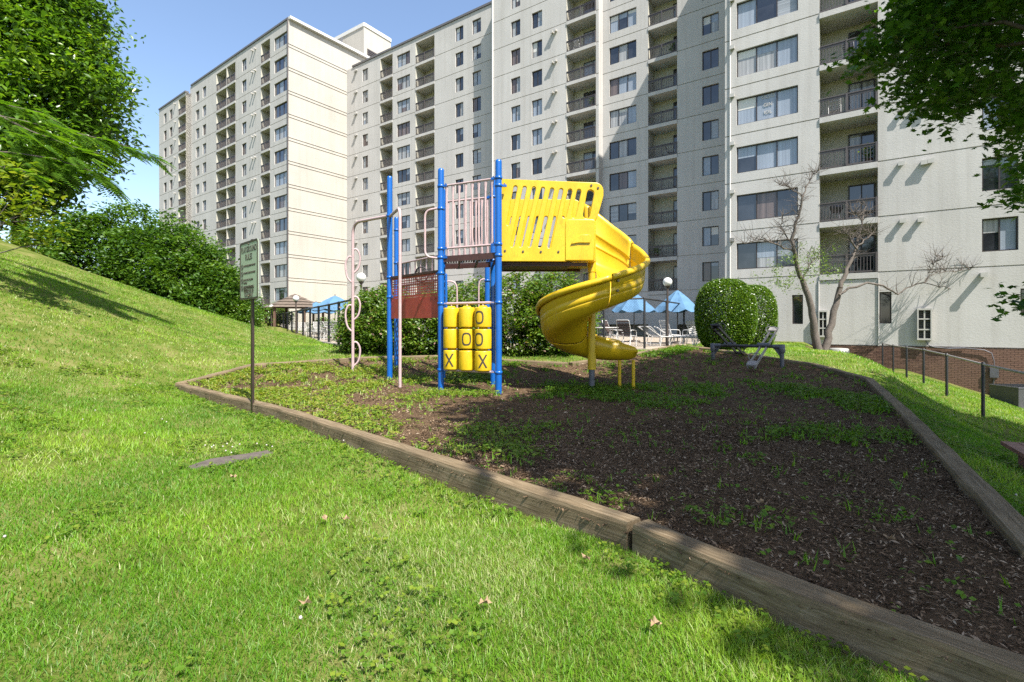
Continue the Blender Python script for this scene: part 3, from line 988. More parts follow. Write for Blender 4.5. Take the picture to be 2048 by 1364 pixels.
# --- brick plinth of the near part, real bricks
qa, qb = a_[0], c_[1]
mb = MB(); mb.add([PM.pt(qa, -4.6, DC, .0), PM.pt(qa, -1.0, DC, .0), PM.pt(qb, -1.0, DC, .0), PM.pt(qb, -4.6, DC, .0)], [(0, 1, 2, 3)])
mb.add([PM.pt(qa, -1.0, DC, .05), PM.pt(qa, -1.0, DC, -.1), PM.pt(qb, -1.0, DC, -.1), PM.pt(qb, -1.0, DC, .05)], [(0, 1, 2, 3)])
plinth = mb.build('brick_plinth', M['mortar'], bld)
bme = None
axm = ((PM.u.x, PM.u.y, 0), (PM.v.x, PM.v.y, 0), (0, 0, 1))
bl, bh = .215, .068
bb = MB(); bb.box((0, 0, 0), (bl, .05, bh), axm)
bme = bpy.data.meshes.new('brick'); bme.from_pydata([tuple(v) for v in bb.v], [], bb.f); bme.materials.append(M['brick'])
bricks = []
row = 0; z = -1.05
brnd = random.Random(5)
while z > -4.3:
    q = qa + 2.0 + (row % 2) * .113
    while q < PM.q(1545, DC):
        p = PM.pt(q, z, DC, .012 + brnd.uniform(-.004, .004))
        if z > float(lawn_z(p.x, p.y)) - .12:
            dist = p.length
            fr = 1024 + p.x / p.y * F < 2060
            bricks.append(((0 if fr else 100) + dist, p))
        q += bl + .012
    z -= bh + .012; row += 1
bricks.sort(key=lambda t: t[0])
for _, p in bricks[:290]: link_mesh('brick', bme, p, plinth)
rest = MB()
for _, p in bricks[290:]: rest.box(p, (bl, .05, bh), axm)
if rest.v: rest.build('bricks', M['brick'], plinth)['kind'] = 'stuff'

# louvred white air conditioner grilles on the base storey
for (x0, x1, y0, y1) in ((1637, 1656, 621, 674), (1833, 1863, 617, 680)):
    q0, q1 = PM.q(x1, DC), PM.q(x0, DC); z1, z0 = PM.z((x0 + x1) / 2, y0, DC), PM.z((x0 + x1) / 2, y1, DC)
    mb = MB(); w = q1 - q0; h = z1 - z0; c = (q0 + q1) / 2; zc = (z0 + z1) / 2; dd = .14
    mb.box(PM.pt(c, z1 - .04, DC, dd), (w, .28, .08), axm); mb.box(PM.pt(c, z0 + .04, DC, dd), (w, .28, .08), axm)
    for s in (-1, 0, 1): mb.box(PM.pt(c + s * (w / 2 - .03), zc, DC, dd), (.05, .28 if s else .2, h - .16), axm)
    for i in (1, 2): mb.box(PM.pt(c, z0 + h * i / 3, DC, dd), (w - .1, .22, .06), axm)
    gr = mb.build('air_conditioner_grille', M['vent'], bld)
    lb = MB(); n = 14
    for i in range(n): lb.box(PM.pt(c, z0 + .1 + (h - .2) * i / (n - 1), DC, .1), (w - .1, .04, .03), axm)
    lb.box(PM.pt(c, zc, DC, .04), (w - .1, .02, h - .1), axm)
    lb.build('louvres', M['ac_dark'], gr)
hb = MB()
hb.tube([PM.pt(PM.q(x, DC), PM.z(x, y, DC), DC, .12) for (x, y) in ((1850, 680), (1856, 690), (1868, 694), (1900, 697), (1930, 696), (1968, 700), (1982, 706), (1987, 722), (1987, 740), (1986, 770), (1980, 800))], .02, 6)
hb.tube([PM.pt(PM.q(x, DC), PM.z(x, y, DC), DC, .10) for (x, y) in ((1851, 681), (1860, 694), (1890, 696.5), (1930, 694.5))], .022, 6)
hb.build('refrigerant_hose', M['grey_metal'], bld)
# letters stuck on one of the wide windows
for (t, x, y, s) in (('OLSO', 1535, 190, .25), ('GIN', 1535, 206, .25), ('IOL', 1535, 221, .25)):
    me = text_mesh(t, s, .004)
    p = PM.pt(PM.q(x, DC), PM.z(x, y, DC) - .1, DC, -REC + .01)
    Mx = Matrix((( -PM.u.x, 0, -PM.v.x, p.x), (-PM.u.y, 0, -PM.v.y, p.y), (0, 1, 0, p.z), (0, 0, 0, 1)))
    put_mesh('window_lettering', me, Mx, M['strap'], bld)

# ================================================================== TIMBER EDGING
def gz(x, y): return float(lawn_z(x, y))
TW, TH = 0.155, 0.30
def timber(pts, label, zoff=0.05):
    """one weathered landscape timber following the outer edge line pts (x, y), lying just inside it"""
    mb = MB()
    pts = [Vector((p[0], p[1], float(mulch_z(p[0], p[1])) + zoff)) for p in pts]
    # subdivide and wobble
    P = []
    for i in range(len(pts) - 1):
        n = max(2, int((pts[i + 1] - pts[i]).length / .22))
        for k in range(n): P.append(pts[i].lerp(pts[i + 1], k / n))
    P.append(pts[-1])
    cen = Vector((.6, 8, 0))
    vs = []; m = len(P)
    for i, p in enumerate(P):
        t = (P[min(i + 1, m - 1)] - P[max(i - 1, 0)]); t.z = 0; t.normalize()
        nrm = Vector((-t.y, t.x, 0))
        if nrm.dot(cen - p) < 0: nrm = -nrm
        w = .003 * math.sin(i * 1.7 + p.x * 3) + .003 * math.sin(i * .9 + 2)
        cs = .012
        o = p + nrm * (-.0 + w)
        prof = [(0, -TH), (0 + .004, -cs - .01), (cs, 0), (TW * .5, .006 * math.sin(i * 2.1)), (TW - cs, 0), (TW, -cs - .01), (TW, -TH)]
        for (a, b) in prof: vs.append(o + nrm * a + Vector((0, 0, b + .004 * math.sin(i * 1.3 + a * 20))))
    k = 7; fs = []
    for i in range(m - 1):
        for j in range(k - 1): fs.append((i * k + j, i * k + j + 1, (i + 1) * k + j + 1, (i + 1) * k + j))
    fs.append(tuple(range(k))); fs.append(tuple((m - 1) * k + j for j in range(k)))
    # local frame: x runs along the timber so that the grain follows it
    d = (P[-1] - P[0]); ang = math.atan2(d.y, d.x)
    o0 = (P[0] + P[-1]) / 2; o0.z -= TH
    R = Matrix.Rotation(-ang, 4, 'Z')
    mb.add([R @ (v - o0) for v in vs], fs, False)
    o = mb.build('landscape_timber', M['timber'], None, origin=(0, 0, 0))
    o.location = o0; o.rotation_euler = (0, 0, ang)
    tag(o, label, 'timber', 'weathered timbers edging the playground')
    return o
def lerp2(a, b, t): return (a[0] + (b[0] - a[0]) * t, a[1] + (b[1] - a[1]) * t)
def cut(a, b, g=.006):
    d = math.hypot(b[0] - a[0], b[1] - a[1]); t = g / d
    return lerp2(a, b, t), lerp2(a, b, 1 - t)
m1 = lerp2(PG[0], PG[1], .42)
timber([PG[0], m1], 'short weathered timber at the far left corner of the playground border')
timber([lerp2(m1, PG[1], .005), PG[1], (-2.44, 6.06)], 'weathered timber right behind the foot of the sign post')
timber([(-2.43, 6.05), PG[2], PG[3], (.66, 2.89)], 'long sunlit front timber between sign post and the split joint in the foreground')
timber([(.685, 2.865), PG[5], (2.02, 1.28)], 'front timber running into tree shade at the bottom right corner')
bk = [((2.72, 2.44), PG[9], 'near right timber of the playground border beside the sloping lawn'),
      (PG[9], PG[10], 'middle right timber of the border alongside the chain link fence'),
      (PG[10], PG[11], 'short timber at the bend of the border left of the low fence'),
      (PG[11], PG[13], 'dark timber behind the right leg of the seesaw'),
      (PG[13], PG[14], 'dark timber behind the left leg of the seesaw'),
      (PG[14], PG[15], 'timber at the far tip of the border below the globe lamp'),
      (PG[15], PG[16], 'timber in shade behind the foot of the yellow slide'),
      (PG[16], PG[17], 'timber under the shrubs behind the letter barrels'),
      (PG[17], PG[18], 'pale timber behind the two left blue posts'),
      (PG[18], PG[19], 'pale timber behind the pink loop pole'),
      (PG[19], PG[0], 'pale timber climbing from the left corner behind the sign post')]
timber([PG[6], PG[7]], 'end timber at the bottom right corner of the border') if False else None
for a, b, l in bk:
    a2, b2 = cut(a, b); timber([a2, b2], l, .07)

# ================================================================== PLAY STRUCTURE
ps = thing('play_structure', (-1.0, 9.8, -1.2), 'play structure with blue posts, letter barrels and a yellow spiral slide', 'playground')
P1 = (-2.62, 10.69); P2 = (-1.32, 9.27); P3 = (-.236, 8.74); P4 = (-.38, 10.04); P5 = (-2.80, 12.1); P6 = (-1.45, 10.45); P7 = (-.585, 11.8); P8 = (-1.56, 11.6)
PR = .058
def post(p, top, r=PR):
    mb = MB(); zb = float(mulch_z(*p)) - .15
    L = top - zb
    mb.lathe([(r, 0), (r, L - .05), (r * .92, L - .02), (r * .6, L - .004), (0.001, L)], (p[0], p[1], zb), 20)
    return mb.build('post', M['blue'], ps)
posts = {}
for nme, p, top in (('1', P1, 3.19), ('2', P2, 2.91), ('3', P3, 2.9), ('4', P4, 2.97), ('5', P5, 2.62), ('6', P6, 2.85), ('7', P7, 1.43), ('8', P8, 1.2)):
    posts[nme] = post(p, top)
def clamp(pn, p, z, dirs=()):
    mb = MB()
    mb.lathe([(PR, -.026), (PR + .009, -.024), (PR + .010, 0), (PR + .009, .024), (PR, .026)], (p[0], p[1], z), 18)
    for d in dirs:
        d = Vector((d[0] - p[0], d[1] - p[1], 0)).normalized()
        c = Vector((p[0], p[1], z)) + d * (PR + .045)
        mb.bar(c - d * .05, c + d * .04, .04, .04)
        mb.tube([c + Vector((0, 0, .03)), c + Vector((0, 0, .045))], .012, 6)
    return mb.build('clamp', M['blue'], posts[pn])
zt, zbm = 2.575, 1.415
clamp('2', P2, zt, [P3]); clamp('3', P3, zt, [P2]); clamp('2', P2, zbm, [P3]); clamp('3', P3, zbm, [P2])
clamp('2', P2, 1.25, [P3, P1]); clamp('3', P3, 1.22, [P4]); clamp('3', P3, 2.44, [(1, 8.8)])
clamp('4', P4, zt, [P6]); clamp('4', P4, 1.3, [P6])
clamp('2', P2, .395, [P3]); clamp('3', P3, .395, [P2]); clamp('2', P2, -.83, [P3]); clamp('3', P3, -.83, [P2])
clamp('1', P1, 1.02, [P2]); clamp('1', P1, .60, [P2]); clamp('2', P2, .96, [P1]); clamp('1', P1, 2.34, [(-3.7, 11.6), (-2.15, 9.58)])
clamp('5', P5, 2.3, []); clamp('5', P5, 1.5, [P6]); clamp('7', P7, 1.05, []); clamp('2', P2, 2.16, []); clamp('6', P6, 1.3, [P5])

def v3_(p, z): return Vector((p[0], p[1], z))
def guard(pa, pb, z0, z1, nb, mat, name='guardrail'):
    a = v3_(pa, 0); b = v3_(pb, 0); d = (b - a).normalized(); L = (b - a).length
    a = a + d * (PR + .02); b = b - d * (PR + .02)
    mb = MB()
    mb.tube([a + Vector((0, 0, z1)), b + Vector((0, 0, z1))], .02, 8)
    g = mb.build(name, mat, ps)
    mb = MB(); mb.tube([a + Vector((0, 0, z0)), b + Vector((0, 0, z0))], .02, 8); mb.build('bottom_rail', mat, g)
    side = d.cross(Vector((0, 0, 1)))
    for i in range(nb):
        p = a.lerp(b, (i + .35) / (nb - .3))
        bb = MB()
        H = z1 - z0
        # flattened ends, round middle
        zz = [z0 + .015, z0 + .05, z0 + .12, z0 + .2, z1 - .2, z1 - .12, z1 - .05, z1 - .015]
        ww = [.034, .034, .026, .019, .019, .026, .034, .034]
        tt = [.008, .008, .013, .019, .019, .013, .008, .008]
        vs = []; n = 8
        for z, w, t in zip(zz, ww, tt):
            for k in range(n):
                an = 2 * math.pi * k / n
                vs.append(p + d * math.cos(an) * w + side * math.sin(an) * t + Vector((0, 0, z)))
        fs = [(r * n + k, r * n + (k + 1) % n, (r + 1) * n + (k + 1) % n, (r + 1) * n + k) for r in range(len(zz) - 1) for k in range(n)]
        bb.add(vs, fs, True)
        bb.build('bar', mat, g)
    return g
guard(P2, P3, zbm, zt, 8, M['pink'])
guard(P6, P4, zbm, zt, 8, M['pink'])
guard(P5, P6, .95, 1.47, 8, M['pink'])

def perforated(corner, ex, ey, nx_, ny_, margin=.04, hole=.58, th=.006):
    """plate with square holes: corner point, edge vectors"""
    mb = MB(); ex = Vector(ex); ey = Vector(ey); c = Vector(corner)
    nrm = ex.cross(ey).normalized()
    L1, L2 = ex.length, ey.length
    e1, e2 = ex / L1, ey / L2
    sx = (L1 - 2 * margin) / nx_; sy = (L2 - 2 * margin) / ny_
    vs = []; fs = []
    def quad(a, b, a2, b2):
        n = len(vs); vs.extend([c + e1 * a + e2 * b, c + e1 * a2 + e2 * b, c + e1 * a2 + e2 * b2, c + e1 * a + e2 * b2]); fs.append((n, n + 1, n + 2, n + 3))
    quad(0, 0, L1, margin); quad(0, L2 - margin, L1, L2); quad(0, margin, margin, L2 - margin); quad(L1 - margin, margin, L1, L2 - margin)
    for i in range(nx_):
        for j in range(ny_):
            x0 = margin + i * sx; y0 = margin + j * sy
            off = 0
            hx, hy = sx * hole / 2, sy * hole / 2
            cx_, cy_ = x0 + sx / 2, y0 + sy / 2
            n = len(vs)
            O = [(x0, y0), (x0 + sx, y0), (x0 + sx, y0 + sy), (x0, y0 + sy)]
            I = [(cx_ - hx, cy_ - hy), (cx_ + hx, cy_ - hy), (cx_ + hx, cy_ + hy), (cx_ - hx, cy_ + hy)]
            for a, b in O + I: vs.append(c + e1 * a + e2 * b)
            for k in range(4): fs.append((n + k, n + (k + 1) % 4, n + 4 + (k + 1) % 4, n + 4 + k))
    mb.add(vs, fs)
    return mb, nrm
# upper deck: perforated plate, fascia strips
A, B_, D_ = v3_(P2, 1.27), v3_(P3, 1.27), v3_(P6, 1.27)
mb, _ = perforated(A + (B_ - A) * .04 + (D_ - A) * .04, (B_ - A) * .92, (D_ - A) * .92, 17, 17, hole=.5)
deck = mb.build('upper_deck', M['brown_deck'], ps)
fb = MB()
corn = [v3_(P2, 1.22), v3_(P3, 1.22), v3_(P4, 1.22), v3_(P6, 1.22)]
for i in range(4):
    a, b = corn[i], corn[(i + 1) % 4]; d = (b - a).normalized()
    fb.bar(a + d * PR, b - d * PR, .012, .11)
for f in (.33, .66): fb.bar(corn[0].lerp(corn[1], f) - Vector((0, 0, .03)), corn[3].lerp(corn[2], f) - Vector((0, 0, .03)), .03, .06)
fb.build('deck_frame', M['brown_deck'], deck)
# lower deck and its barrier panel
A, B_, D_ = v3_(P1, .16), v3_(P2, .16), v3_(P5, .16)
mb, _ = perforated(A, B_ - A, D_ - A, 22, 15, hole=.5)
mb.build('lower_deck', M['maroon'], ps)
d12 = (v3_(P2, 0) - v3_(P1, 0)).normalized()
a = v3_(P1, .56) + d12 * .08; b = v3_(P2, .56) - d12 * .08
mb, _ = perforated(a, b - a, Vector((0, 0, .43)), 24, 7, margin=.035, hole=.62)
mb.build('perforated_panel', M['maroon'], ps)
mb = MB(); mb.bar(a - Vector((0, 0, .215)), b - Vector((0, 0, .215)), .012, .42)
for f in (.05, .35, .65, .95): mb.tube([a.lerp(b, f) + Vector((-.01, -.012, -.06)), a.lerp(b, f) + Vector((-.02, -.02, -.06))], .014, 6)
mb.build('solid_panel', M['maroon'], ps)
mb = MB(); mb.bar(a + Vector((0, 0, .445)), b + Vector((0, 0, .445)), .05, .045); mb.build('panel_cap', M['brown_deck'], ps)
# steering wheel
wc = at(843, 549, 10.3)
mb = MB(); R = .155; ring = [wc + Vector((R * math.cos(t) * .9, -.1 * R * math.cos(t), R * math.sin(t))) for t in np.linspace(0, 2 * math.pi, 25)[:-1]]
mb.tube(ring, .014, 6, closed=True)
for t in (0.5, 2.6, 4.7): mb.tube([wc, wc + Vector((R * math.cos(t) * .9, 0, R * math.sin(t)))], .010, 5)
mb.tube([wc, wc + Vector((.02, -.22, -.05))], .018, 6)
mb.build('steering_wheel', M['dark_metal'], ps)

def bend(pts, r=.22, n=6):
    """round the corners of a polyline"""
    out = [Vector(pts[0])]
    for i in range(1, len(pts) - 1):
        p, a, c = Vector(pts[i]), Vector(pts[i - 1]), Vector(pts[i + 1])
        ra = min(r, (a - p).length * .49); rc = min(r, (c - p).length * .49)
        s = p + (a - p).normalized() * ra; e = p + (c - p).normalized() * rc
        for k in range(n + 1):
            t = k / n; out.append(s * (1 - t) ** 2 + p * 2 * t * (1 - t) + e * t * t)
    out.append(Vector(pts[-1]))
    return out
# loop climber
PA = (-3.70, 11.6); PB = (-2.15, 9.58); zc = 2.36
ga, gb_ = float(mulch_z(*PA)) - .1, float(mulch_z(*PB)) - .1
mb = MB(); mb.tube(bend([v3_(PA, ga), v3_(PA, zc + .02), v3_(P1, zc - .02)], .3), .034, 10); climb = mb.build('climbing_pole', M['pink'], ps)
mb = MB(); mb.tube(bend([v3_(PB, gb_), v3_(PB, zc - .1), v3_(P1, zc - .04)], .22), .030, 10); mb.build('climbing_pole', M['pink'], ps)
axis = (v3_(P1, 0) - v3_(PA, 0)).normalized()
def zpx(y, Y): return (650 - y) / F * Y
for side, y0, y1 in ((-1, 512, 566), (1, 497, 547), (-1, 609, 664), (1, 592, 641), (1, 683, 733)):
    z1_, z0_ = zpx(y0, 11.6), zpx(y1, 11.6); sd = Vector((side * .16, side * -.03 + (.06 if side > 0 else -.06), 0))
    c = v3_(PA, 0)
    pts = [c + Vector((0, 0, z1_ - .03)), c + sd * .55 + Vector((0, 0, z1_)), c + sd + Vector((0, 0, z1_ - .14)), c + sd + Vector((0, 0, (z0_ + z1_) / 2)), c + sd * .75 + Vector((0, 0, z0_ + .1)), c + Vector((0, 0, z0_))]
    mb = MB(); mb.tube(bend(pts, .12, 5), .022, 8); mb.build('foot_loop', M['pink'], climb)
# hand loop left of the second post
mb = MB(); c2 = v3_(P2, 0); o2 = Vector((-.30, .02, 0))
mb.tube(bend([c2 + Vector((-.05, 0, 2.17)), c2 + o2 + Vector((0, 0, 2.13)), c2 + o2 + Vector((0, 0, 1.27)), c2 + Vector((-.05, 0, 1.24))], .13), .021, 8)
mb.build('hand_loop', M['pink'], ps)
# arched hand rails of the ladder behind
for p, px, y in ((P8, 914, 563), (P7, 957.5, 559)):
    top = zpx(y, p[1]); g0 = float(mulch_z(*p)) - .1
    q = at(px, 600, p[1])
    mb = MB(); mb.tube(bend([v3_(p, top - .08), v3_(p, top + .02) + Vector((.04 if q.x > p[0] else -.04, 0, 0)), Vector((q.x, p[1], top - .02)), Vector((q.x, p[1], g0))], .2), .02, 8)
    mb.build('hand_rail', M['pink'], ps)

# letter barrels
ta = v3_(P2, 0); tb_ = v3_(P3, 0); td = (tb_ - ta); tn = Vector((td.y, -td.x, 0)).normalized()     # towards the camera
if tn.y > 0: tn = -tn
for z in (.395, -.83):
    mb = MB(); e = td.normalized(); mb.tube([ta + e * .08 + Vector((0, 0, z)), tb_ - e * .08 + Vector((0, 0, z))], .024, 8); mb.build('barrel_rail', M['pink'], ps)
def wrap(c, r, ang, pts2):
    return [c + Vector((r * math.cos(ang + x / r), r * math.sin(ang + x / r), z)) for x, z in pts2]
rows = [('', '', 'O'), ('', 'O', 'O'), ('X', '', 'X')]
face = {(0, 2): -.50, (1, 1): -.10, (1, 2): -.56, (2, 0): -.30, (2, 2): -.05}
cols_t = (.195, .472, .745); BR = .152
for ci, t in enumerate(cols_t):
    c = ta + td * t
    mb = MB(); mb.tube([c + Vector((0, 0, -.83)), c + Vector((0, 0, .39))], .018, 8); mb.build('barrel_spindle', M['pink'], ps)
    for ri in range(3):
        zc_ = .135 - ri * .385; h = .178
        mb = MB()
        mb.lathe([(.02, h + .03), (.075, h + .03), (.08, h + .004), (BR - .012, h), (BR - .002, h - .008), (BR, h - .02), (BR + .003, 0), (BR, -h + .02), (BR - .002, -h + .008), (BR - .012, -h), (.03, -h - .004)], c + Vector((0, 0, zc_)), 28)
        br = mb.build('game_barrel', M['yellow'], ps)
        ch = rows[ri][ci]
        if ch:
            ang = math.atan2(-c.y, -c.x) + face[(ri, ci)]
            rr = BR + .0045; cc = c + Vector((0, 0, zc_)); mk = MB()
            if ch == 'O':
                n = 28; a1, b1, w = .086, .115, .027
                def se(a, b, th):
                    ct, st = math.cos(th), math.sin(th)
                    return (a * math.copysign(abs(ct) ** .7, ct), b * math.copysign(abs(st) ** .7, st))
                o_ = [se(a1, b1, 2 * math.pi * k / n) for k in range(n)]; i_ = [se(a1 - w, b1 - w, 2 * math.pi * k / n) for k in range(n)]
                mk.add(wrap(cc, rr, ang, o_) + wrap(cc, rr, ang, i_), [(k, (k + 1) % n, n + (k + 1) % n, n + k) for k in range(n)])
            else:
                for s in (-1, 1):
                    L = []; n = 8; w = .017
                    for k in range(n + 1):
                        f_ = k / n * 2 - 1
                        L.append((s * f_ * .068 - w, f_ * .118)); L.append((s * f_ * .068 + w, f_ * .118))
                    mk.add(wrap(cc, rr + (.0006 if s > 0 else 0), ang, L), [(2 * k, 2 * k + 1, 2 * k + 3, 2 * k + 2) for k in range(n)])
            mk.build('letter_mark', M['black_mark'], br)

# ------------------------------------------------------------------ spiral slide
SX, SY = 1.48, 9.25
mb = MB()
mb.lathe([(.068, 0), (.068, 1.75)], (SX, SY, -.78), 20); mb.lathe([(.074, .0), (.074, 1.2)], (SX, SY, .98), 20)
mb.lathe([(.078, 0), (.078, .26)], (SX, SY, -.82), 20)
cpost = mb.build('slide_column', M['yellow'], ps)
mb = MB(); mb.lathe([(.055, 0), (.055, .75)], (SX, SY, -1.35), 16); mb.build('column_foot', M['grey_metal'], cpost)

def pw(t, xs_, ys_): return float(np.interp(t, xs_, ys_))
def slide_frame(t):
    """t 0..1 one turn, then straight out; returns centre, radial axis, height"""
    if t <= 1.0:
        ph = math.radians(90 - 360 * t)
        return Vector((SX, SY, 0)), Vector((math.cos(ph), math.sin(ph), 0))
    return Vector((SX + (t - 1.0) * 3.5, SY, 0)), Vector((0, 1, 0))
FZ = ([0, .12, .25, .5, .75, .9, 1.0, 1.12, 1.22, 1.25], [1.21, .96, .60, .235, -.25, -.54, -.64, -.67, -.66, -.62])
HO = ([0, .02, .10, .16, .172, .25, .35, .5, .75, .9, 1.0, 1.1, 1.2, 1.25], [1.25, 1.22, .95, .80, .74, .68, .60, .53, .60, .58, .50, .40, .33, .18])
HI = ([0, .2, .8, .97, 1.04, 1.10, 1.17, 1.21, 1.235, 1.25], [.30, .26, .26, .44, .42, .36, .32, .28, .23, .15])
def chute(t0, t1, n):
    rows_ = []
    for i in range(n + 1):
        t = t0 + (t1 - t0) * i / n
        c, rad = slide_frame(t); z = pw(t, *FZ); ho = pw(t, *HO); hi = pw(t, *HI)
        k = 1.0 if t < .95 else 1.0
        prof = [(.085, hi), (.092, hi * .6), (.12, .11), (.20, .025), (.33, -.01), (.5, -.02), (.66, -.01), (.78, .015), (.86, .06), (.915, .14), (.94, ho * .36), (.943, ho * .385), (.937, ho * .395), (.937, ho * .41), (.947, ho * .42), (.955, ho * .60), (.949, ho * .61), (.949, ho * .625), (.958, ho * .64), (.965, ho - .05), (.968, ho - .01), (.985, ho + .012), (1.01, ho + .008), (1.025, ho - .018), (1.02, ho - .05), (.985, ho - .07)]
        rows_.append([c + rad * r + Vector((0, 0, z + h)) for r, h in prof])
    m = len(rows_[0]); vs = [p for r in rows_ for p in r]
    fs = [(i * m + j, (i + 1) * m + j, (i + 1) * m + j + 1, i * m + j + 1) for i in range(n) for j in range(m - 1)]
    mb = MB(); mb.add(vs, fs, True)
    return mb, rows_
cuts = [(0.0, .168, 12), (.172, .47, 22), (.474, .80, 24), (.804, 1.25, 34)]
slide = None
for a_t, b_t, n in cuts:
    mb, rws = chute(a_t, b_t, n)
    if False:
        # rounded lip across the exit
        last = rws[-1]; m = len(last); base = len(mb.v)
        lip = [p + Vector((.025, 0, -.03)) for p in last]
        mb.add(last + lip, [(j, m + j, m + j + 1, j + 1) for j in range(m - 1)], True)
    o = mb.build('slide_chute', M['yellow'], ps)
    md = o.modifiers.new('thickness', 'SOLIDIFY'); md.thickness = .022; md.offset = 1.0
    if slide is None: slide = o
# seam bands with bolts
for t in (.17, .472, .802):
    c, rad = slide_frame(t)
    z = pw(t, *FZ); ho = pw(t, *HO)
    if t > .3:
        for h in (ho * .8, ho * .5):
            for dt in (-.018,):
                c2_, rad2 = slide_frame(t + dt)
                p = c2_ + rad2 * (.98 if h > ho * .6 else .965) + Vector((0, 0, pw(t + dt, *FZ) + h))
                b = MB(); b.tube([p, p + rad2 * .03], .022, 10); b.build('bolt', M['bolt'], slide)
for x in (2.02, 2.28):
    mb = MB(); mb.tube([(x, SY + .12, -1.3), (x, SY + .12, -.66)], .032, 10); mb.build('slide_leg', M['yellow'], ps)

# entry hood: two slotted side walls, floor
YF, YB = 8.88, 10.15
def wx(px, Y=YF): return (px - 1024) / F * Y
def wz(py, Y=YF): return (650 - py) / F * Y
def arc(cx_, cy_, r, a0, a1, n=7): return [(cx_ + r * math.cos(math.radians(a0 + (a1 - a0) * k / n)), cy_ + r * math.sin(math.radians(a0 + (a1 - a0) * k / n))) for k in range(n + 1)]
xl, xr = wx(1004), wx(1205); zb_, ztl, ztr = wz(522), wz(360), wz(367)
zbox = wz(441)
outline = [(xl, zb_), (wx(1131), zb_), (wx(1131), zbox - .02), (wx(1189), zbox - .02)] + [(wx(1196), wz(425)), (wx(1205), wz(392))] + arc(xr - .14, ztr - .14, .14, 0, 80) + [(xl, ztl)]
def slot(tx, ty, bx, by, w):
    t = Vector((wx(tx), wz(ty), 0)); b = Vector((wx(bx), wz(by), 0)); d = (t - b).normalized(); t = t - d * w; b = b + d * w
    n = Vector((-d.y, d.x, 0)); a0 = math.degrees(math.atan2(d.y, d.x))
    return arc(t.x, t.y, w, a0 - 90, a0 + 90, 6) + arc(b.x, b.y, w, a0 + 90, a0 + 270, 6)
slots = [(1031.8, 371, 1015.7, 453, .046), (1050.4, 372, 1023.7, 496, .046), (1068.9, 373, 1040.6, 496, .046), (1086.8, 374, 1058, 496, .046), (1105, 375.5, 1078, 497, .046),
         (1123, 376.5, 1097, 498, .046), (1141, 377.5, 1127, 438, .05), (1158.6, 378, 1146, 438, .05), (1182, 379, 1171, 439, .075)]
me = curve_mesh([outline] + [slot(*s) for s in slots], .022, .012)
Mx = Matrix(((1, 0, 0, 0), (0, 0, 1, YF), (0, 1, 0, 0), (0, 0, 0, 1)))
hood = put_mesh('slide_side_panel', me, Mx, M['yellow'], ps)
zt2 = 2.54
outb = [(-.33, zb_), (1.40, zb_), (1.40, zt2 - .2)] + arc(1.24, zt2 - .16, .16, 0, 90) + [(-.33, zt2)]
def slotb(x, z1_, z0_, w=.045):
    dx = (z1_ - z0_) * .22
    t = Vector((x, z1_, 0)); b = Vector((x - dx, z0_, 0)); d = (t - b).normalized(); a0 = math.degrees(math.atan2(d.y, d.x)); t = t - d * w; b = b + d * w
    return arc(t.x, t.y, w, a0 - 90, a0 + 90, 6) + arc(b.x, b.y, w, a0 + 90, a0 + 270, 6)
me = curve_mesh([outb] + [slotb(.02 + .17 * i, 2.22, 1.42) for i in range(7)], .022, .012)
Mx = Matrix(((1, 0, 0, 0), (0, 0, 1, YB), (0, 1, 0, 0), (0, 0, 0, 1)))
put_mesh('slide_side_panel', me, Mx, M['yellow'], ps)
mb = MB(); mb.box(((-.2 + 1.5) / 2, (YF + YB) / 2, 1.165), (1.72, YB - YF - .05, .05)); mb.build('slide_platform', M['yellow'], ps)
mb = MB(); mb.box((.42, 9.5, 1.11), (1.3, 1.1, .05))
mb.bar((-.2, 9.0, 1.09), (1.35, 9.0, 1.09), .05, .06); mb.bar((-.2, 9.9, 1.09), (1.35, 9.9, 1.09), .05, .06)
mb.build('platform_beam', M['brown_deck'], ps)
# moulded box joining hood and column, with raised steps
bx0, bx1 = wx(1131) + .004, wx(1189)
outl = [(bx0, zb_ + .02), (bx1 - .03, zb_ + .02), (bx1, zbox - .06)] + arc(bx1 - .05, zbox - .05, .05, 20, 90, 4) + arc(bx0 + .05, zbox - .05, .05, 90, 180, 4)
me = curve_mesh([outl], .055, .02)
Mx = Matrix(((1, 0, 0, 0), (0, 0, 1, YF + .03), (0, 1, 0, 0), (0, 0, 0, 1)))
boxo = put_mesh('slide_corner_box', me, Mx, M['yellow'], ps)
stp = [(bx0 + .1, zbox - .42), (bx0 + .2, zbox - .30), (bx0 + .27, zbox - .27), (bx1 - .09, zbox - .27), (bx1 - .09, zbox - .40), (bx0 + .22, zbox - .40)]
me = curve_mesh([stp], .010, .006)
Mx = Matrix(((1, 0, 0, 0), (0, 0, 1, YF - .058), (0, 1, 0, 0), (0, 0, 0, 1)))
put_mesh('raised_step', me, Mx, M['yellow'], boxo)
for (x, y) in ((1010, 502), (1046, 503.5), (1081.5, 504), (1116.5, 504), (1182, 372), (1195.5, 377)):
    p = Vector((wx(x), YF - .034, wz(y))); b = MB(); b.tube([p, p + Vector((0, -.012, 0))], .020, 10); b.tube([p, p + Vector((0, -.018, 0))], .009, 6); b.build('bolt', M['bolt'], hood)

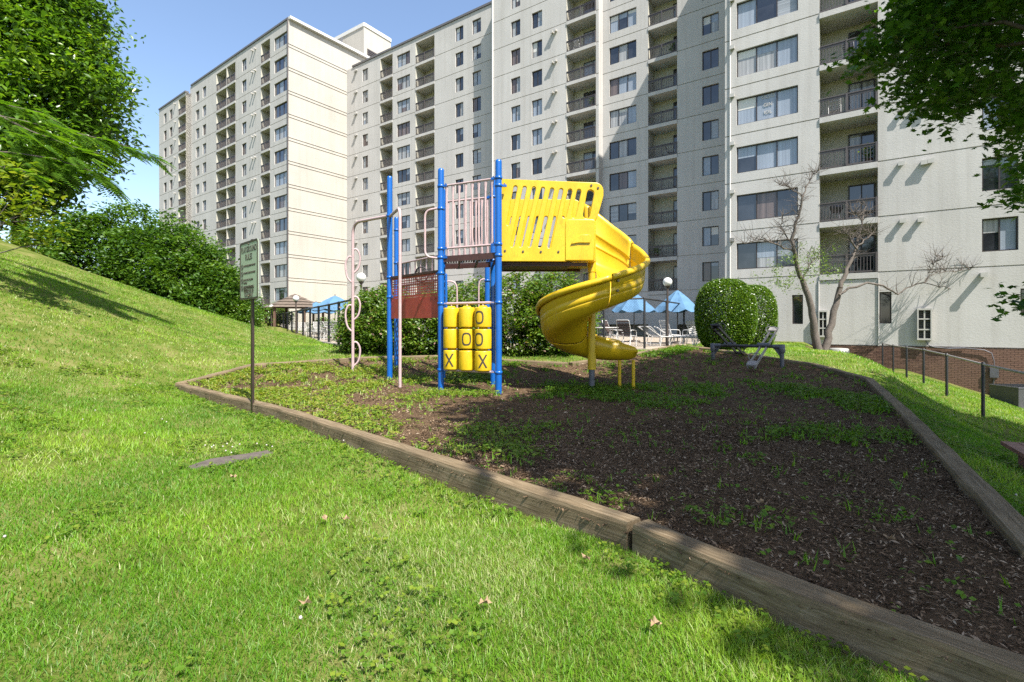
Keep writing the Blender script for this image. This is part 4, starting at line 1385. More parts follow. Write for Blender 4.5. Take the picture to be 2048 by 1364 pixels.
# ================================================================== SEESAW
sw = thing('seesaw', (5.96, 12.7, -1.0), 'grey metal seesaw frame with a dark tilted beam and a pale tilted beam', 'seesaw')
L_, R_ = Vector((5.32, 13.2, -.54)), Vector((6.60, 12.2, -.53))
bd = (R_ - L_).normalized(); bp = Vector((.616, .788, 0))
mb = MB(); mb.tube([L_, R_], .04, 10); mb.build('crossbar', M['dark_metal'], sw)
for p in (L_, R_):
    s = 1 if p is L_ else -1
    mb = MB(); g0 = float(mulch_z(p.x, p.y)) - .15
    mb.tube([Vector((p.x, p.y, g0)), p + Vector((0, 0, .05))], .05, 10)
    mb.lathe([(.0, .06), (.07, .05), (.075, -.12), (.06, -.16)], p, 12)
    mb.add([p + Vector((0, 0, -.30)) + bp * .012, p + bd * s * .22 + bp * .012, p + bp * .012, p + Vector((0, 0, -.30)) - bp * .012, p + bd * s * .22 - bp * .012, p - bp * .012], [(0, 1, 2), (3, 5, 4), (0, 3, 4, 1)])
    mb.tube([p - bd * s * .05, p + bd * s * .2], .055, 10)
    mb.build('leg', M['grey_metal'], sw)
def beam(t, up, mat):
    c = L_.lerp(R_, t) + Vector((0, 0, .03))
    n_ = c - bp * 1.3 + Vector((0, 0, up)); f_ = c + bp * 1.3 - Vector((0, 0, up * .78))
    o1 = bd * .075
    mb = MB()
    for s in (-1, 1): mb.bar(n_ + o1 * s, f_ + o1 * s, .03, .065)
    for k in (.12, .88): mb.bar(n_.lerp(f_, k) - o1, n_.lerp(f_, k) + o1, .03, .04)
    o = mb.build('beam', mat, sw)
    dr = (f_ - n_).normalized()
    mb = MB(); mb.tube([c - bd * .14, c + bd * .14], .06, 10); mb.build('pivot', M['grey_metal'], sw)
    for e, s in ((n_, 1), (f_, -1)):
        mb = MB(); up_ = Vector((0, 0, 1)); mb.bar(e + Vector((0, 0, .05)) - dr * s * .02, e + Vector((0, 0, .05)) + dr * s * .24, .21, .04); mb.build('seat', mat, sw)
        h = e + dr * s * .36
        mb = MB(); mb.tube(bend([h - bd * .07 , h - bd * .15 + Vector((0, 0, .12)), h - bd * .1 + Vector((0, 0, .2)), h + bd * .1 + Vector((0, 0, .2)), h + bd * .15 + Vector((0, 0, .12)), h + bd * .07], .06, 4), .013, 6); mb.build('handle', mat, sw)
beam(.26, .46, M['dark_metal']); beam(.747, -.47, M['light_metal'])  # first beam has its shade put into the dark colour

# ================================================================== RULES SIGN
sx_, sy_ = -3.885, 7.38; sg = gz(sx_, sy_)
sign = thing('playground_sign', (sx_, sy_, sg), 'tall green playground rules sign on a thin brown post in the lawn', 'sign')
sd = Vector((.72, -.69, 0)).normalized(); sn = Vector((-.69, -.72, 0)).normalized()
tz, bz = wz(482.5, 7.4), wz(599, 7.4)
mb = MB(); mb.add([], [])
pz = [(-.03, 0), (-.03, .03), (-.012, .035), (-.012, .008), (.012, .008), (.012, .035), (.03, .03), (.03, 0)]
vs = []
base = Vector((sx_, sy_, 0)) - sn * .03
for z in (sg - .3, tz + .03):
    for a, b in pz: vs.append(base + sd * a * 1.1 - sn * b + Vector((0, 0, z)))
n = len(pz); mb.add(vs, [(k, (k + 1) % n, n + (k + 1) % n, n + k) for k in range(n)] + [tuple(range(n)), tuple(range(n, 2 * n))])
mb.build('post', M['sign_pole'], sign)
W2, H2 = .37, (tz - bz)
def rr_(w, h, r): return arc(w - r, h - r, r, 0, 90, 5) + arc(-w + r, h - r, r, 90, 180, 5) + arc(-w + r, -h + r, r, 180, 270, 5) + arc(w - r, -h + r, r, 270, 360, 5)
def sgM(u_, v_, off):
    p = Vector((sx_, sy_, (tz + bz) / 2 + v_)) + sd * u_ + sn * off
    return Matrix(((sd.x, 0, sn.x, p.x), (sd.y, 0, sn.y, p.y), (0, 1, 0, p.z), (0, 0, 0, 1)))
me = curve_mesh([rr_(W2, H2 / 2, .05)], .004, 0)
pan = put_mesh('sign_panel', me, sgM(0, 0, .004), M['sign_green'], sign)
me = curve_mesh([rr_(W2, H2 / 2, .05), rr_(W2 - .03, H2 / 2 - .03, .035)[::-1]], .003, 0)
put_mesh('border', me, sgM(0, 0, .010), M['black_mark'], pan)
def line(txt, size, u_, v_, al='CENTER', sx=.8):
    put_mesh('lettering', text_mesh(txt, size, .0012, al, sx), sgM(u_, v_, .0095), M['black_mark'], pan)
line('PLAYGROUND', .128, 0, .27, sx=.74); line('RULES', .128, 0, .155, sx=.8)
yy = .085
for i, tx in enumerate((('DO NOT USE EQUIPMENT WHEN WET',), ('NO RUNNING, PUSHING OR SHOVING',), ('DO NOT USE PLAY EQUIPMENT', 'IMPROPERLY'), ('REPLACE PET WASTE IN PROPER', 'CONTAINER'))):
    v_ = .055 - i * .105
    for j, s_ in enumerate(tx): line(s_, .042, -.215, v_ - .045 * j, 'LEFT', .66)
    ring = [(.045 * math.cos(k * math.pi / 10), .045 * math.sin(k * math.pi / 10)) for k in range(20)]
    ring2 = [(a * .82, b * .82) for a, b in ring]
    sl_ = [(-.03, .024), (-.024, .03), (.03, -.024), (.024, -.03)]
    dg_ = [(-.018, -.024), (-.006, .0), (-.012, .02), (.004, .026), (.012, .006), (.02, -.022), (.006, -.008), (-.006, -.026)]
    for shape in ([ring, ring2[::-1]], [sl_], [dg_]):
        put_mesh('pictogram', curve_mesh(shape, .0012, 0), sgM(-.275, v_ + .005, .0095 + (.0005 if shape == [sl_] else .001 if shape == [dg_] else 0)), M['black_mark'], pan)
for i, s_ in enumerate(('ADULT SUPERVISION', 'REQUIRED FOR USE', 'PLAY CAREFULLY')): line(s_, .072, 0, -.275 - .058 * i, sx=.62)
for v_ in (H2 / 2 - .045, -H2 / 2 + .05):
    b = MB(); p = sgM(0, v_, .01).to_translation(); b.tube([p, p + sn * .012], .014, 8); b.build('bolt', M['bolt'], pan)

# ================================================================== FENCES
def chain_link(name, pts, ztop_off, post_h, step, parent_label, wire=0.004, sp=0.07, post_r=.03, post_n=None, rail=True, mat='fence_black', zfun=None, rail_mat=None):
    a = Vector((pts[0][0], pts[0][1], 0))
    z0 = zfun(a.x, a.y)
    fe = thing(name, (a.x, a.y, z0), parent_label, 'fence')
    tot = []
    for i in range(len(pts) - 1):
        p, q = Vector((pts[i][0], pts[i][1], 0)), Vector((pts[i + 1][0], pts[i + 1][1], 0))
        L = (q - p).length; n = max(1, round(L / step)); d = (q - p) / n
        for k in range(n + (1 if i == len(pts) - 2 else 0)): tot.append(p + d * k)
    base = [Vector((p.x, p.y, zfun(p.x, p.y))) for p in tot]
    for p in base:
        mb = MB(); mb.lathe([(post_r, -.2), (post_r, post_h), (post_r * .8, post_h + .03), (0.001, post_h + .035)], p, 8); mb.build('post', M[mat], fe)
    if rail:
        mb = MB(); mb.tube([p + Vector((0, 0, post_h - .02)) for p in base], post_r * .72, 8); mb.build('top_rail', M[rail_mat or mat], fe)
    mb = MB()
    for i in range(len(base) - 1):
        p, q = base[i], base[i + 1]; L = (q - p).length; e = (q - p) / L
        H = post_h - .06; n = int((L + H) / sp); nn = Vector((e.y, -e.x, 0)).normalized() * wire
        for s in (0, 1):
            for k in range(n):
                x0 = k * sp - H; t0 = max(0.0, -x0); t1 = min(H, L - x0)
                if t1 - t0 < .02: continue
                if s == 0: A = p + e * (x0 + t0) + Vector((0, 0, .04 + t0)); B = p + e * (x0 + t1) + Vector((0, 0, .04 + t1))
                else: A = p + e * (x0 + t0) + Vector((0, 0, .04 + H - t0)); B = p + e * (x0 + t1) + Vector((0, 0, .04 + H - t1))
                w = e * wire * .7
                off = nn * (.5 if s else -.5)
                mb.add([A - w + off, A + w + off, B + w + off, B - w + off], [(0, 1, 2, 3)])
    m = mb.build('wire_mesh', M[mat], fe); m['kind'] = 'stuff'
    return fe
deckz = lambda x, y: -0.80
chain_link('pool_fence', [(-6.0, 18.6), (-8.4, 22.9), (-27.2, 55.5)], 0, 1.75, 2.95, 'long black wire mesh fence running along the left edge of the pool deck', wire=.007, sp=.11, post_r=.06, zfun=deckz)
chain_link('pool_fence', [(-6.0, 18.6), (3.2, 17.35), (4.5, 16.95), (10.3, 26.0)], 0, 1.72, 2.6, 'black chain link fence behind the slide turning a corner near the globe lamp', wire=.0035, sp=.085, post_r=.04, zfun=deckz)
fz = lambda x, y: gz(x, y)
chain_link('garden_fence', [(17.6, 23.7), (16.35, 21.4), (15.5, 19.6), (14.6, 17.7), (12.72, 14.6), (10.62, 11.25), (7.2, 5.4), (5.0, 1.8)], 0, 1.22, 4.2, 'low chain link fence with pale top rail before the brick base', wire=.0038, sp=.065, post_r=.035, zfun=fz, rail_mat='light_metal')
# gate frame of the pool fence
mb = MB()
for x in (2.05, 3.2): mb.tube([(x, 17.4, -.8), (x, 17.4, .5)], .025, 6)
for z in (-.55, .5, -.05): mb.tube([(2.05, 17.4, z), (3.2, 17.4, z)], .025, 6)
gate = mb.build('fence_gate', M['fence_black']); tag(gate, 'black metal gate frame seen under the yellow slide', 'gate')

# ================================================================== FOLIAGE
def leaf_cloud(name, P, size, mat, parent=None, shape='diamond', up=0.5, tint=None, droop=None, asp=.55, kind=None, rng=RNG):
    P = np.asarray(P, dtype=float); n = len(P)
    nr = rng.normal(size=(n, 3)); nr[:, 2] = np.abs(nr[:, 2]) + up * 2
    nr /= np.linalg.norm(nr, axis=1)[:, None]
    r = rng.normal(size=(n, 3))
    if droop is not None: r = r + droop
    t = r - nr * (r * nr).sum(1)[:, None]; t /= np.linalg.norm(t, axis=1)[:, None] + 1e-9
    b = np.cross(nr, t)
    s = size * rng.uniform(.65, 1.3, n) if np.isscalar(size) else size
    if shape == 'diamond':
        T = np.array([(-.5, 0, 0), (0, -asp / 2, .06), (.5, 0, -.04), (0, asp / 2, .06)])
        faces = [np.array([[0, 1, 2], [0, 2, 3]])]
    elif shape == 'maple':
        ang = np.radians([180, 128, 100, 70, 45, 20, 0, -20, -45, -70, -100, -128]); rad = np.array([.42, .36, .5, .22, .52, .24, .6, .24, .52, .22, .5, .36])
        T = np.stack([np.cos(ang) * rad, np.sin(ang) * rad, -.12 * rad], 1)
        T = np.vstack([[(0, 0, .02)], T]); k = len(ang)
        faces = [np.array([[0, 1 + i, 1 + (i + 1) % k] for i in range(k)])]
    k = len(T)
    V = P[:, None, :] + s[:, None, None] * (T[None, :, 0:1] * t[:, None, :] + T[None, :, 1:2] * b[:, None, :] + T[None, :, 2:3] * nr[:, None, :])
    V = V.reshape(-1, 3)
    idx = np.arange(n) * k
    Fs = [(idx[:, None, None] + f[None]).reshape(-1, f.shape[1]) for f in faces]
    if tint is None: tint = rng.random((n, 1))
    tint = np.asarray(tint)
    if tint.shape[1] < 2: tint = np.hstack([tint, np.zeros((n, 1))])
    return np_mesh(name, V, Fs, mat, np.repeat(tint, k, axis=0), parent, kind=kind)

def clumps(ells, ncl, per, cr, rng=RNG, shell=.55, squash=.7):
    """leaf positions: clumps spread through a union of ellipsoids (cx,cy,cz,rx,ry,rz,weight), denser outside"""
    w = np.array([e[6] if len(e) > 6 else e[3] * e[5] for e in ells], dtype=float); w /= w.sum()
    which = rng.choice(len(ells), ncl, p=w)
    E = np.array([e[:6] for e in ells])[which]
    d = rng.normal(size=(ncl, 3)); d /= np.linalg.norm(d, axis=1)[:, None]
    rr = shell + (1 - shell) * rng.random(ncl) ** .6
    lump = 1 + .16 * np.sin(d[:, 0] * 5 + which) * np.cos(d[:, 2] * 6 + which * 2)
    C = E[:, :3] + d * E[:, 3:6] * (rr * lump)[:, None]
    off = rng.normal(size=(ncl, per, 3)) * np.array([cr, cr, cr * squash]) * rng.uniform(.6, 1.3, (ncl, 1, 1))
    tc = rng.random((ncl, 1)) * .6
    T = np.clip(tc + rng.random((ncl, per)) * .45 - .03, 0, 1)
    return (C[:, None, :] + off).reshape(-1, 3), T.reshape(-1, 1), C

def trunk(mb, a, b, r0, r1, n=8, seg=6, wob=.06, rng=RNG):
    a = Vector(a); b = Vector(b); L = (b - a).length
    pts = [a.lerp(b, i / seg) + Vector(rng.normal(size=3) * wob * L * .12 * (0 < i < seg)) for i in range(seg + 1)]
    mb.tube(pts, [r0 + (r1 - r0) * i / seg for i in range(seg + 1)], n)
    return pts

# --- tall broadleaf tree on the hill crest, left
KS = 1.27
tx_, ty_ = -20.9 * KS, 21.2 * KS
tz0 = gz(tx_, ty_)
t1 = thing('broadleaf_tree', (tx_, ty_, tz0), 'tall broadleaf tree at the crest of the hill, filling the upper left corner', 'tree')
mb = MB(); trunk(mb, (tx_, ty_, tz0 - .3), (-21.2 * KS, 21.4 * KS, 8.5 * KS), .42, .26, 10)
trunk(mb, (tx_ - .1, ty_, tz0 + .1), (-22.6 * KS, 20.8 * KS, 6.5 * KS), .26, .12)
for (x, y, z) in ((-17.8, 20.2, 10), (-19.2, 22.4, 13), (-24, 21, 11), (-18.3, 19.6, 7.2), (-21, 19, 12.5), (-23, 23, 8), (-17.6, 21.5, 12)):
    trunk(mb, (-21.1 * KS, 21.3 * KS, (5.0 + RNG.random() * 3) * KS), (x * KS, y * KS, z * KS), .15, .03)
mb.build('trunk', M['bark'], t1)
_e = [(-21.8, 21, 10.0, 4.6, 4.5, 5.4, 5), (-19.0, 20.3, 9.8, 2.3, 2.4, 3.2, 2.2), (-19.5, 20.6, 12.8, 2.0, 2.2, 2.6, 1.2), (-24.5, 20, 9, 4.5, 4, 6, 2.2), (-19.4, 19.5, 6.9, 2.6, 2.0, 1.3, .8), (-21.5, 20, 5.6, 3.2, 2.2, 1.3, .8), (-20, 20, 15.5, 3.0, 3, 2.4, 1)]
P, T, _ = clumps([tuple(v * KS for v in e[:6]) + (e[6],) for e in _e], 1500, 50, .50)
leaf_cloud('crown', P, .36, M['leaf_tree'], t1, tint=T, up=.35, droop=np.array([.5, -.3, -.6]), asp=.42)

# --- mimosa tree with fern-like leaves reaching in from the left
t2 = thing('mimosa_tree', (-17.6, 13.4, gz(-17.6, 13.4)), 'bright green fern-leaved branch spreading in from the left edge of the picture', 'tree')
mb = MB(); b0 = Vector((-17.6, 13.4, gz(-17.6, 13.4) - .3))
trunk(mb, b0, (-16.8, 13.8, 4.8), .16, .11)
bran = [[at(-160, 250, 13.8), at(0, 232, 13.8), at(120, 258, 13.9), at(230, 285, 14.0), at(306, 310, 14.0)],
        [at(-160, 300, 13.3), at(20, 305, 13.0), at(110, 318, 12.9), at(190, 345, 12.7), at(225, 366, 12.7)],
        [at(-150, 220, 14.6), at(-10, 205, 14.8), at(80, 225, 15.0), at(150, 262, 15.1)],
        [at(-150, 330, 12.5), at(-20, 330, 12.2), at(60, 345, 12.1)],
        [at(0, 232, 13.8), at(60, 262, 13.4), at(140, 292, 13.3), at(200, 308, 13.3)]]
frnd = []
for a_, b_ in ((40, 285), (90, 300), (150, 300), (60, 330), (130, 335), (30, 260), (100, 272), (180, 318), (20, 340), (70, 240)):
    frnd += [(at(a_ + RNG.normal() * 14, b_ + RNG.normal() * 8, RNG.uniform(12.4, 14.3)), Vector((1, 0, -.25)).normalized()) for _ in range(5)]
for br in bran:
    mb.tube([Vector((-16.8, 13.8, 4.7))] + br if br[0].x < -15.4 else br, list(np.linspace(.04, .006, len(br) + (1 if br[0].x < -15.4 else 0))), 6)
    for i in range(len(br) - 1):
        for k in range(13 if i else 8):
            frnd.append((br[i].lerp(br[i + 1], RNG.random()), (br[i + 1] - br[i]).normalized()))
mb.build('trunk', M['bark'], t2)
LV = []; LT = []
rch = MB()
for p, d in frnd:
    for rep in range(2):
        L = RNG.uniform(.45, .82)
        side = Vector((-d.y, d.x, 0)) * RNG.choice([-1, 1])
        dirv = (d * RNG.uniform(.5, 1.2) + side * RNG.uniform(.1, .8) + Vector((0, 0, RNG.uniform(-.35, .15)))).normalized()
        tcol = RNG.random() * .7
        npin = 11
        for i in range(npin):
            f_ = (i + 1) / npin
            c = p + dirv * L * f_ + Vector((0, 0, -.14 * f_ * f_))
            s1 = dirv.cross(Vector((0, 0, 1))).normalized()
            pl_ = .22 * math.sin(math.pi * (.25 + .7 * f_)) + .03
            for s in (-1, 1):
                e = (s1 * s + dirv * .55 + Vector((0, 0, -.25))).normalized()
                w = dirv * .031
                LV += [c, c + e * pl_ * .5 - w, c + e * pl_, c + e * pl_ * .5 + w]; LT += [min(1, tcol + RNG.random() * .3)] * 4
LV = np.array([tuple(v) for v in LV]); n4 = len(LV) // 4
np_mesh('fern_leaves', LV, [np.arange(n4 * 4).reshape(-1, 4)], M['leaf_mimosa'], np.stack([np.array(LT), np.zeros(len(LT))], 1), t2)

# --- lime-coloured sapling at the left edge
t3 = thing('sapling', (-12.9, 12.0, gz(-12.9, 12.0)), 'thin sapling with yellow green leaves at the left edge above the lawn', 'tree')
mb = MB(); trunk(mb, (-12.9, 12.0, gz(-12.9, 12.0) - .2), (-12.5, 11.9, 2.9), .05, .03)
ends = [(30, 365), (70, 420), (100, 440), (60, 350), (10, 330), (85, 395), (20, 440), (118, 476)]
C = []
for x, y in ends:
    e = at(x, y, 11.7 + RNG.uniform(-.3, .3)); trunk(mb, (-12.6, 11.9, RNG.uniform(1.6, 2.6)), e, .018, .005, 5)
    C.append(e); C.append(e + Vector((-.3, 0, .1))); C.append(e + Vector((-.7, .1, .1)))
mb.build('trunk', M['bark_pale'], t3)
P = np.concatenate([np.array(c) + RNG.normal(size=(24, 3)) * np.array([.21, .21, .16]) for c in C])
leaf_cloud('crown', P, .165, M['leaf_lime'], t3, up=.6)

# --- big shrubs behind the crest
def bush(name, label, ells, ncl, per, cr, ls, mat, cat='bush', group=None, up=.4, stems=True, shell=.7, flower=0.0, asp=.5):
    cx_ = ells[0][0]; cy_ = ells[0][1]
    r = thing(name, (cx_, cy_, gz(cx_, cy_)), label, cat, group)
    P, T, C = clumps(ells, ncl, per, cr, shell=shell)
    k = P[:, 2] > lawn_z(P[:, 0], P[:, 1]) - .05
    P, T = P[k], T[k]
    fl = (RNG.random((len(P), 1)) < flower).astype(float)
    leaf_cloud('foliage', P, ls, mat, r, tint=np.hstack([T, fl]), up=up, asp=asp)
    if stems:
        mb = MB(); z0 = gz(cx_, cy_)
        for i in range(7):
            c = C[int(RNG.integers(len(C)))]
            trunk(mb, (cx_ + RNG.normal() * .2, cy_ + RNG.normal() * .2, z0 - .1), tuple(c), .05, .012, 6, 5)
        mb.build('stems', M['bark'], r)
    return r
bg = 'dark green shrubs growing along the hill crest'
for lab, cxp, topy, Y, rx, rz in (
        ('dark green shrub at the left end of the crest row under the tall tree', 150, 440, 25, 2.6, 2.7),
        ('largest dark green shrub of the crest row, its rounded top against the sky', 235, 416, 26, 3.1, 3.0),
        ('dark green shrub of the crest row touching the far building corner', 330, 440, 26, 2.7, 3.0),
        ('dark green shrub sloping down in front of the building wing', 395, 505, 26, 2.2, 2.5),
        ('lowest dark green shrub at the right end of the crest row', 440, 560, 27, 1.8, 2.2)):
    p = at(cxp, topy, Y)
    bush('shrub', lab, [(p.x, p.y, p.z - rz, rx, 2.2, rz)], 420, 46, .30, .20, M['leaf_bush'], group=bg)
p = at(470, 600, 26); bush('hedge', 'low rounded hedge beside the sign post at the foot of the hill', [(p.x - .3, p.y, p.z - 1.5, 1.4, 1.2, 1.55)], 420, 30, .16, .11, M['leaf_hedge'], 'hedge', shell=.9)
p = at(538, 612, 44); bush('hedge', 'clipped hedge at the far end of the pool fence', [(p.x, p.y, p.z - 1.7, 1.9, 1.5, 1.75)], 420, 30, .2, .15, M['leaf_hedge'], 'hedge', shell=.9)
p = at(600, 640, 48); bush('hedge', 'small round bush on the pool deck against the cream end wall', [(at(646, 640, 46).x, 46, -.1, .9, .8, .75)], 150, 24, .14, .12, M['leaf_hedge'], 'bush', shell=.8)
# undergrowth under the tall tree and a far treeline
bush('shrub', 'sunlit lime green bush under the tall tree', [(at(45, 485, 24).x, 24, 3.2, 1.6, 1, 1.0)], 150, 30, .2, .16, M['leaf_lime'], stems=False)
far = []
for i in range(60):
    x = -95 + i * 1.5 + RNG.normal() * 1.0; y = 72 + RNG.normal() * 5
    far.append((x, y, RNG.uniform(2, 4.5) - .06 * max(0, x + 60), 3.5, 3, RNG.uniform(3, 5)))
P, T, _ = clumps(far, 900, 24, 1.0)
P = P[P[:, 0] < -33 - 0]; T = RNG.random((len(P), 1))
leaf_cloud('distant_treeline', P, .9, M['leaf_bush'], None, tint=T, kind='stuff')

# --- flowering shrubs behind the playground
sg_ = 'flowering shrubs behind the playground border'
for lab, px, top, Y, rx in (
        ('leafy flowering shrub behind the pink loop pole, left end of the row', 728, 596, 15.6, .62),
        ('leafy flowering shrub between pink loop pole and tallest left blue post', 768, 576, 15.2, .85),
        ('leafy shrub behind the maroon panel of the play structure', 838, 592, 15.0, 1.05),
        ('leafy shrub behind the letter barrels', 928, 566, 14.9, 1.1),
        ('tallest flowering shrub just right of the letter barrels', 1030, 544, 14.8, 1.2),
        ('flowering shrub behind the left bulge of the yellow slide', 1108, 542, 14.9, 1.1)):
    p = at(px, top, Y)
    zc_ = (p.z - 1.0) / 2
    bush('flowering_shrub', lab, [(p.x, p.y, zc_ + .1, rx, .95, (p.z + 1.0) / 2 - .1), (p.x, p.y, zc_ - .3, rx * 1.15, 1.0, (p.z + 1.0) / 2 - .25)], 460, 30, .13, .105, M['leaf_shrub'], group=sg_, flower=.05, up=.5, shell=.72)
p = at(775, 560, 15.2)
# --- clipped round hedges on the right
def clipped(label, c, rx, ry, rz, n, ls, group):
    t = thing('hedge', (c[0], c[1], gz(c[0], c[1])), label, 'hedge', group)
    d = RNG.normal(size=(n, 3)); d /= np.linalg.norm(d, axis=1)[:, None]
    e = 2.7
    k_ = (np.abs(d) ** e).sum(1) ** (-1 / e)
    rad = (1 - np.abs(RNG.normal(size=n)) * .06 + (RNG.random(n) < .03) * RNG.uniform(0, .075, n) - .02 * (vnoise(d[:, 0] * 9 + 20, d[:, 2] * 9 + 20, 3)))
    low = 1 - .12 * ss(.2, -1, d[:, 2])
    P = np.array(c) + d * k_[:, None] * np.array([rx, ry, rz]) * (rad * low)[:, None]
    k = P[:, 2] > lawn_z(P[:, 0], P[:, 1]); P = P[k]
    leaf_cloud('foliage', P, ls, M['leaf_hedge'], t, up=.45, asp=.62, tint=RNG.random((len(P), 1)))
    mb = MB(); z0 = gz(c[0], c[1])
    for i in range(9):
        a = i * 2.4; trunk(mb, (c[0] + .1 * math.cos(a), c[1] + .1 * math.sin(a), z0 - .1), (c[0] + rx * .8 * math.cos(a), c[1] + ry * .8 * math.sin(a), c[2] + rz * (.1 + .07 * i)), .04, .012, 6, 4)
    mb.build('stems', M['bark'], t)

hg = 'clipped round hedges'
clipped('large clipped round hedge in full sun beside the blue umbrella', (at(1450, 600, 17.6).x, 17.6, .22), .98, .95, 1.42, 52000, .062, hg)
clipped('smaller clipped hedge in shade behind the large round one', (at(1504, 600, 20.0).x, 20.0, .14), .86, .9, 1.48, 34000, .066, hg)

# --- half dead multi-stem tree in front of the near facade
Yd = 22.0
dt = thing('dead_tree', tuple(at(1640, 705, Yd)), 'half dead twin-stemmed tree with bare twigs against the right facade', 'tree')
dbase = at(1640, 705, Yd)
mb = MB(); tips = []
def limb(pts, r0, r1, dy=0.0, twigs=True, n=7):
    P3 = [at(x, y, Yd + dy * i / max(1, len(pts) - 1)) for i, (x, y) in enumerate(pts)]
    # subdivide with wobble
    Q = []
    for i in range(len(P3) - 1):
        for k in range(3): Q.append(P3[i].lerp(P3[i + 1], k / 3) + Vector(RNG.normal(size=3) * .025))
    Q.append(P3[-1])
    mb.tube(Q, list(np.linspace(r0 * .72, r1 * .72, len(Q))), n)
    if twigs: tips.extend(Q[len(Q) // 3:][::(4 if len(pts) > 9 else 1)])
limb([(1640, 715), (1634, 690), (1628, 660), (1624, 630), (1616, 590), (1605, 560)], .26, .15, 0, False, 10)
limb([(1648, 715), (1652, 690), (1662, 650), (1672, 610), (1680, 575)], .24, .15, .3, False, 10)
limb([(1605, 560), (1593, 530), (1588, 505), (1584, 480), (1590, 450), (1600, 420), (1604, 395)], .14, .05, -.4)
limb([(1604, 395), (1612, 375), (1625, 350), (1634, 344)], .05, .012, .3)
limb([(1604, 395), (1590, 380), (1575, 372), (1560, 370)], .04, .01, .3)
limb([(1588, 505), (1570, 495), (1545, 485), (1520, 478), (1490, 488)], .06, .012, -.5)
limb([(1586, 490), (1572, 470), (1562, 450), (1566, 430)], .05, .012, .4)
limb([(1605, 560), (1620, 530), (1635, 515)], .06, .02, .4)
limb([(1680, 575), (1690, 545), (1703, 520), (1712, 500), (1720, 470), (1722, 440), (1732, 412)], .14, .03, .5)
limb([(1712, 500), (1700, 480), (1690, 462)], .06, .015, -.4)
limb([(1716, 490), (1735, 475), (1748, 462)], .05, .012, .3)
limb([(1722, 440), (1712, 430), (1706, 424)], .03, .01, 0)
limb([(1676, 590), (1700, 576), (1735, 566), (1765, 570), (1785, 582), (1797, 589), (1815, 575), (1840, 566), (1855, 566), (1880, 574), (1910, 580), (1945, 584)], .075, .012, .6)
limb([(1848, 566), (1860, 552), (1890, 543), (1940, 538), (1960, 535)], .03, .008, .2)
limb([(1850, 564), (1858, 545), (1870, 525), (1885, 514)], .02, .006, .2)
trk = mb.build('trunk', M['bark_pale'], dt)
tw = MB()
for p in tips:
    for _ in range(5):
        d = Vector(RNG.normal(size=3)); d.y *= .6; d.z = abs(d.z) * .8 + .05; d.normalize()
        L = RNG.uniform(.25, .8); q = p + d * L * .5 + Vector(RNG.normal(size=3) * .06); e = q + (d + Vector(RNG.normal(size=3) * .45)) * L * .5
        tw.tube([p, q, e], [.013, .009, .004], 4, caps=False)
        e2 = q + (d + Vector(RNG.normal(size=3) * .9)) * L * .4; tw.tube([q, e2], [.005, .003], 3, caps=False)
tw.build('twigs', M['bark_pale'], dt)['kind'] = 'stuff'
P = []
for (x, y, sx2, sy2, n) in ((1560, 560, 28, 14, 420), (1600, 535, 22, 24, 420), (1640, 535, 22, 20, 330), (1635, 512, 12, 18, 160), (1660, 540, 14, 8, 150), (1580, 545, 20, 16, 200)):
    for _ in range(n // 12):
        c = at(x + RNG.normal() * sx2, y + RNG.normal() * sy2, Yd + RNG.normal() * .4)
        P.append(np.array(c) + RNG.normal(size=(12, 3)) * .11)
leaf_cloud('foliage', np.concatenate(P), .105, M['leaf_shrub'], dt, up=.4, tint=RNG.random((len(P) * 12, 1)), asp=.4)
# ring of bark mulch round its foot
mb = MB(); pts = []
c = dbase
for r_ in (0.0, .5, 1.0):
    for k in range(14):
        a = 2 * math.pi * k / 14; x, y = c.x + r_ * 1.1 * math.cos(a), c.y + r_ * .9 * math.sin(a) - .2
        pts.append((x, y, gz(x, y) + .10 * (1 - r_) + .02))
mb.add(pts, [(14 * i + k, 14 * i + (k + 1) % 14, 14 * (i + 1) + (k + 1) % 14, 14 * (i + 1) + k) for i in range(2) for k in range(14)], True)
mb.build('tree_mulch_ring', M['mulch'])['kind'] = 'structure'

# --- shade tree: stands right of the frame, its crown hangs over the camera's right and throws the big shadow
SDN = np.array(SUN_DIR)
def gpt(px, py):
    Y = 8.0
    for _ in range(40):
        x = (px - 1024) / F * Y; zz = float(mulch_z(x, Y)); Y = .5 * Y + .5 * min(40, (-zz) * F / max(4, py - 650))
    return ((px - 1024) / F * Y, Y)
shade_px = [(1300, 726), (1335, 712), (1380, 703), (1520, 716), (1640, 736), (1760, 768), (1860, 800), (1960, 830), (2060, 900), (2300, 1020), (2300, 1360), (2048, 1470), (1950, 1400), (1780, 1310), (1600, 1205), (1600, 1180), (1510, 1130), (1340, 1085), (1230, 1020), (1110, 955), (1040, 905), (960, 875), (990, 815), (1120, 790)]
SH = np.array([gpt(*p) for p in shade_px])
_k = [i for i, p in enumerate(shade_px) if p[0] >= 1760 and p[1] < 1360]
SH = np.array([tuple(p) for i, p in enumerate(SH) if i not in _k[1:]])
_i = _k[0] + 1
SH = np.concatenate([SH[:_i], np.array([(9.4, 11.8), (12.0, 9.5), (12.0, 5.5), (10.0, 1.0), (5.5, -1.0)]), SH[_i:]])
ctr = SH.mean(0)
TRK = Vector((9.6, 2.2, gz(9.6, 2.2)))
t4 = thing('maple_tree', tuple(TRK), 'dark maple whose lobed leaves hang into the upper right corner', 'tree')
def frame_px(p): 
    return (1024 + p[0] / p[1] * F, 650 - p[2] / p[1] * F) if p[1] > .05 else (9999, -9999)
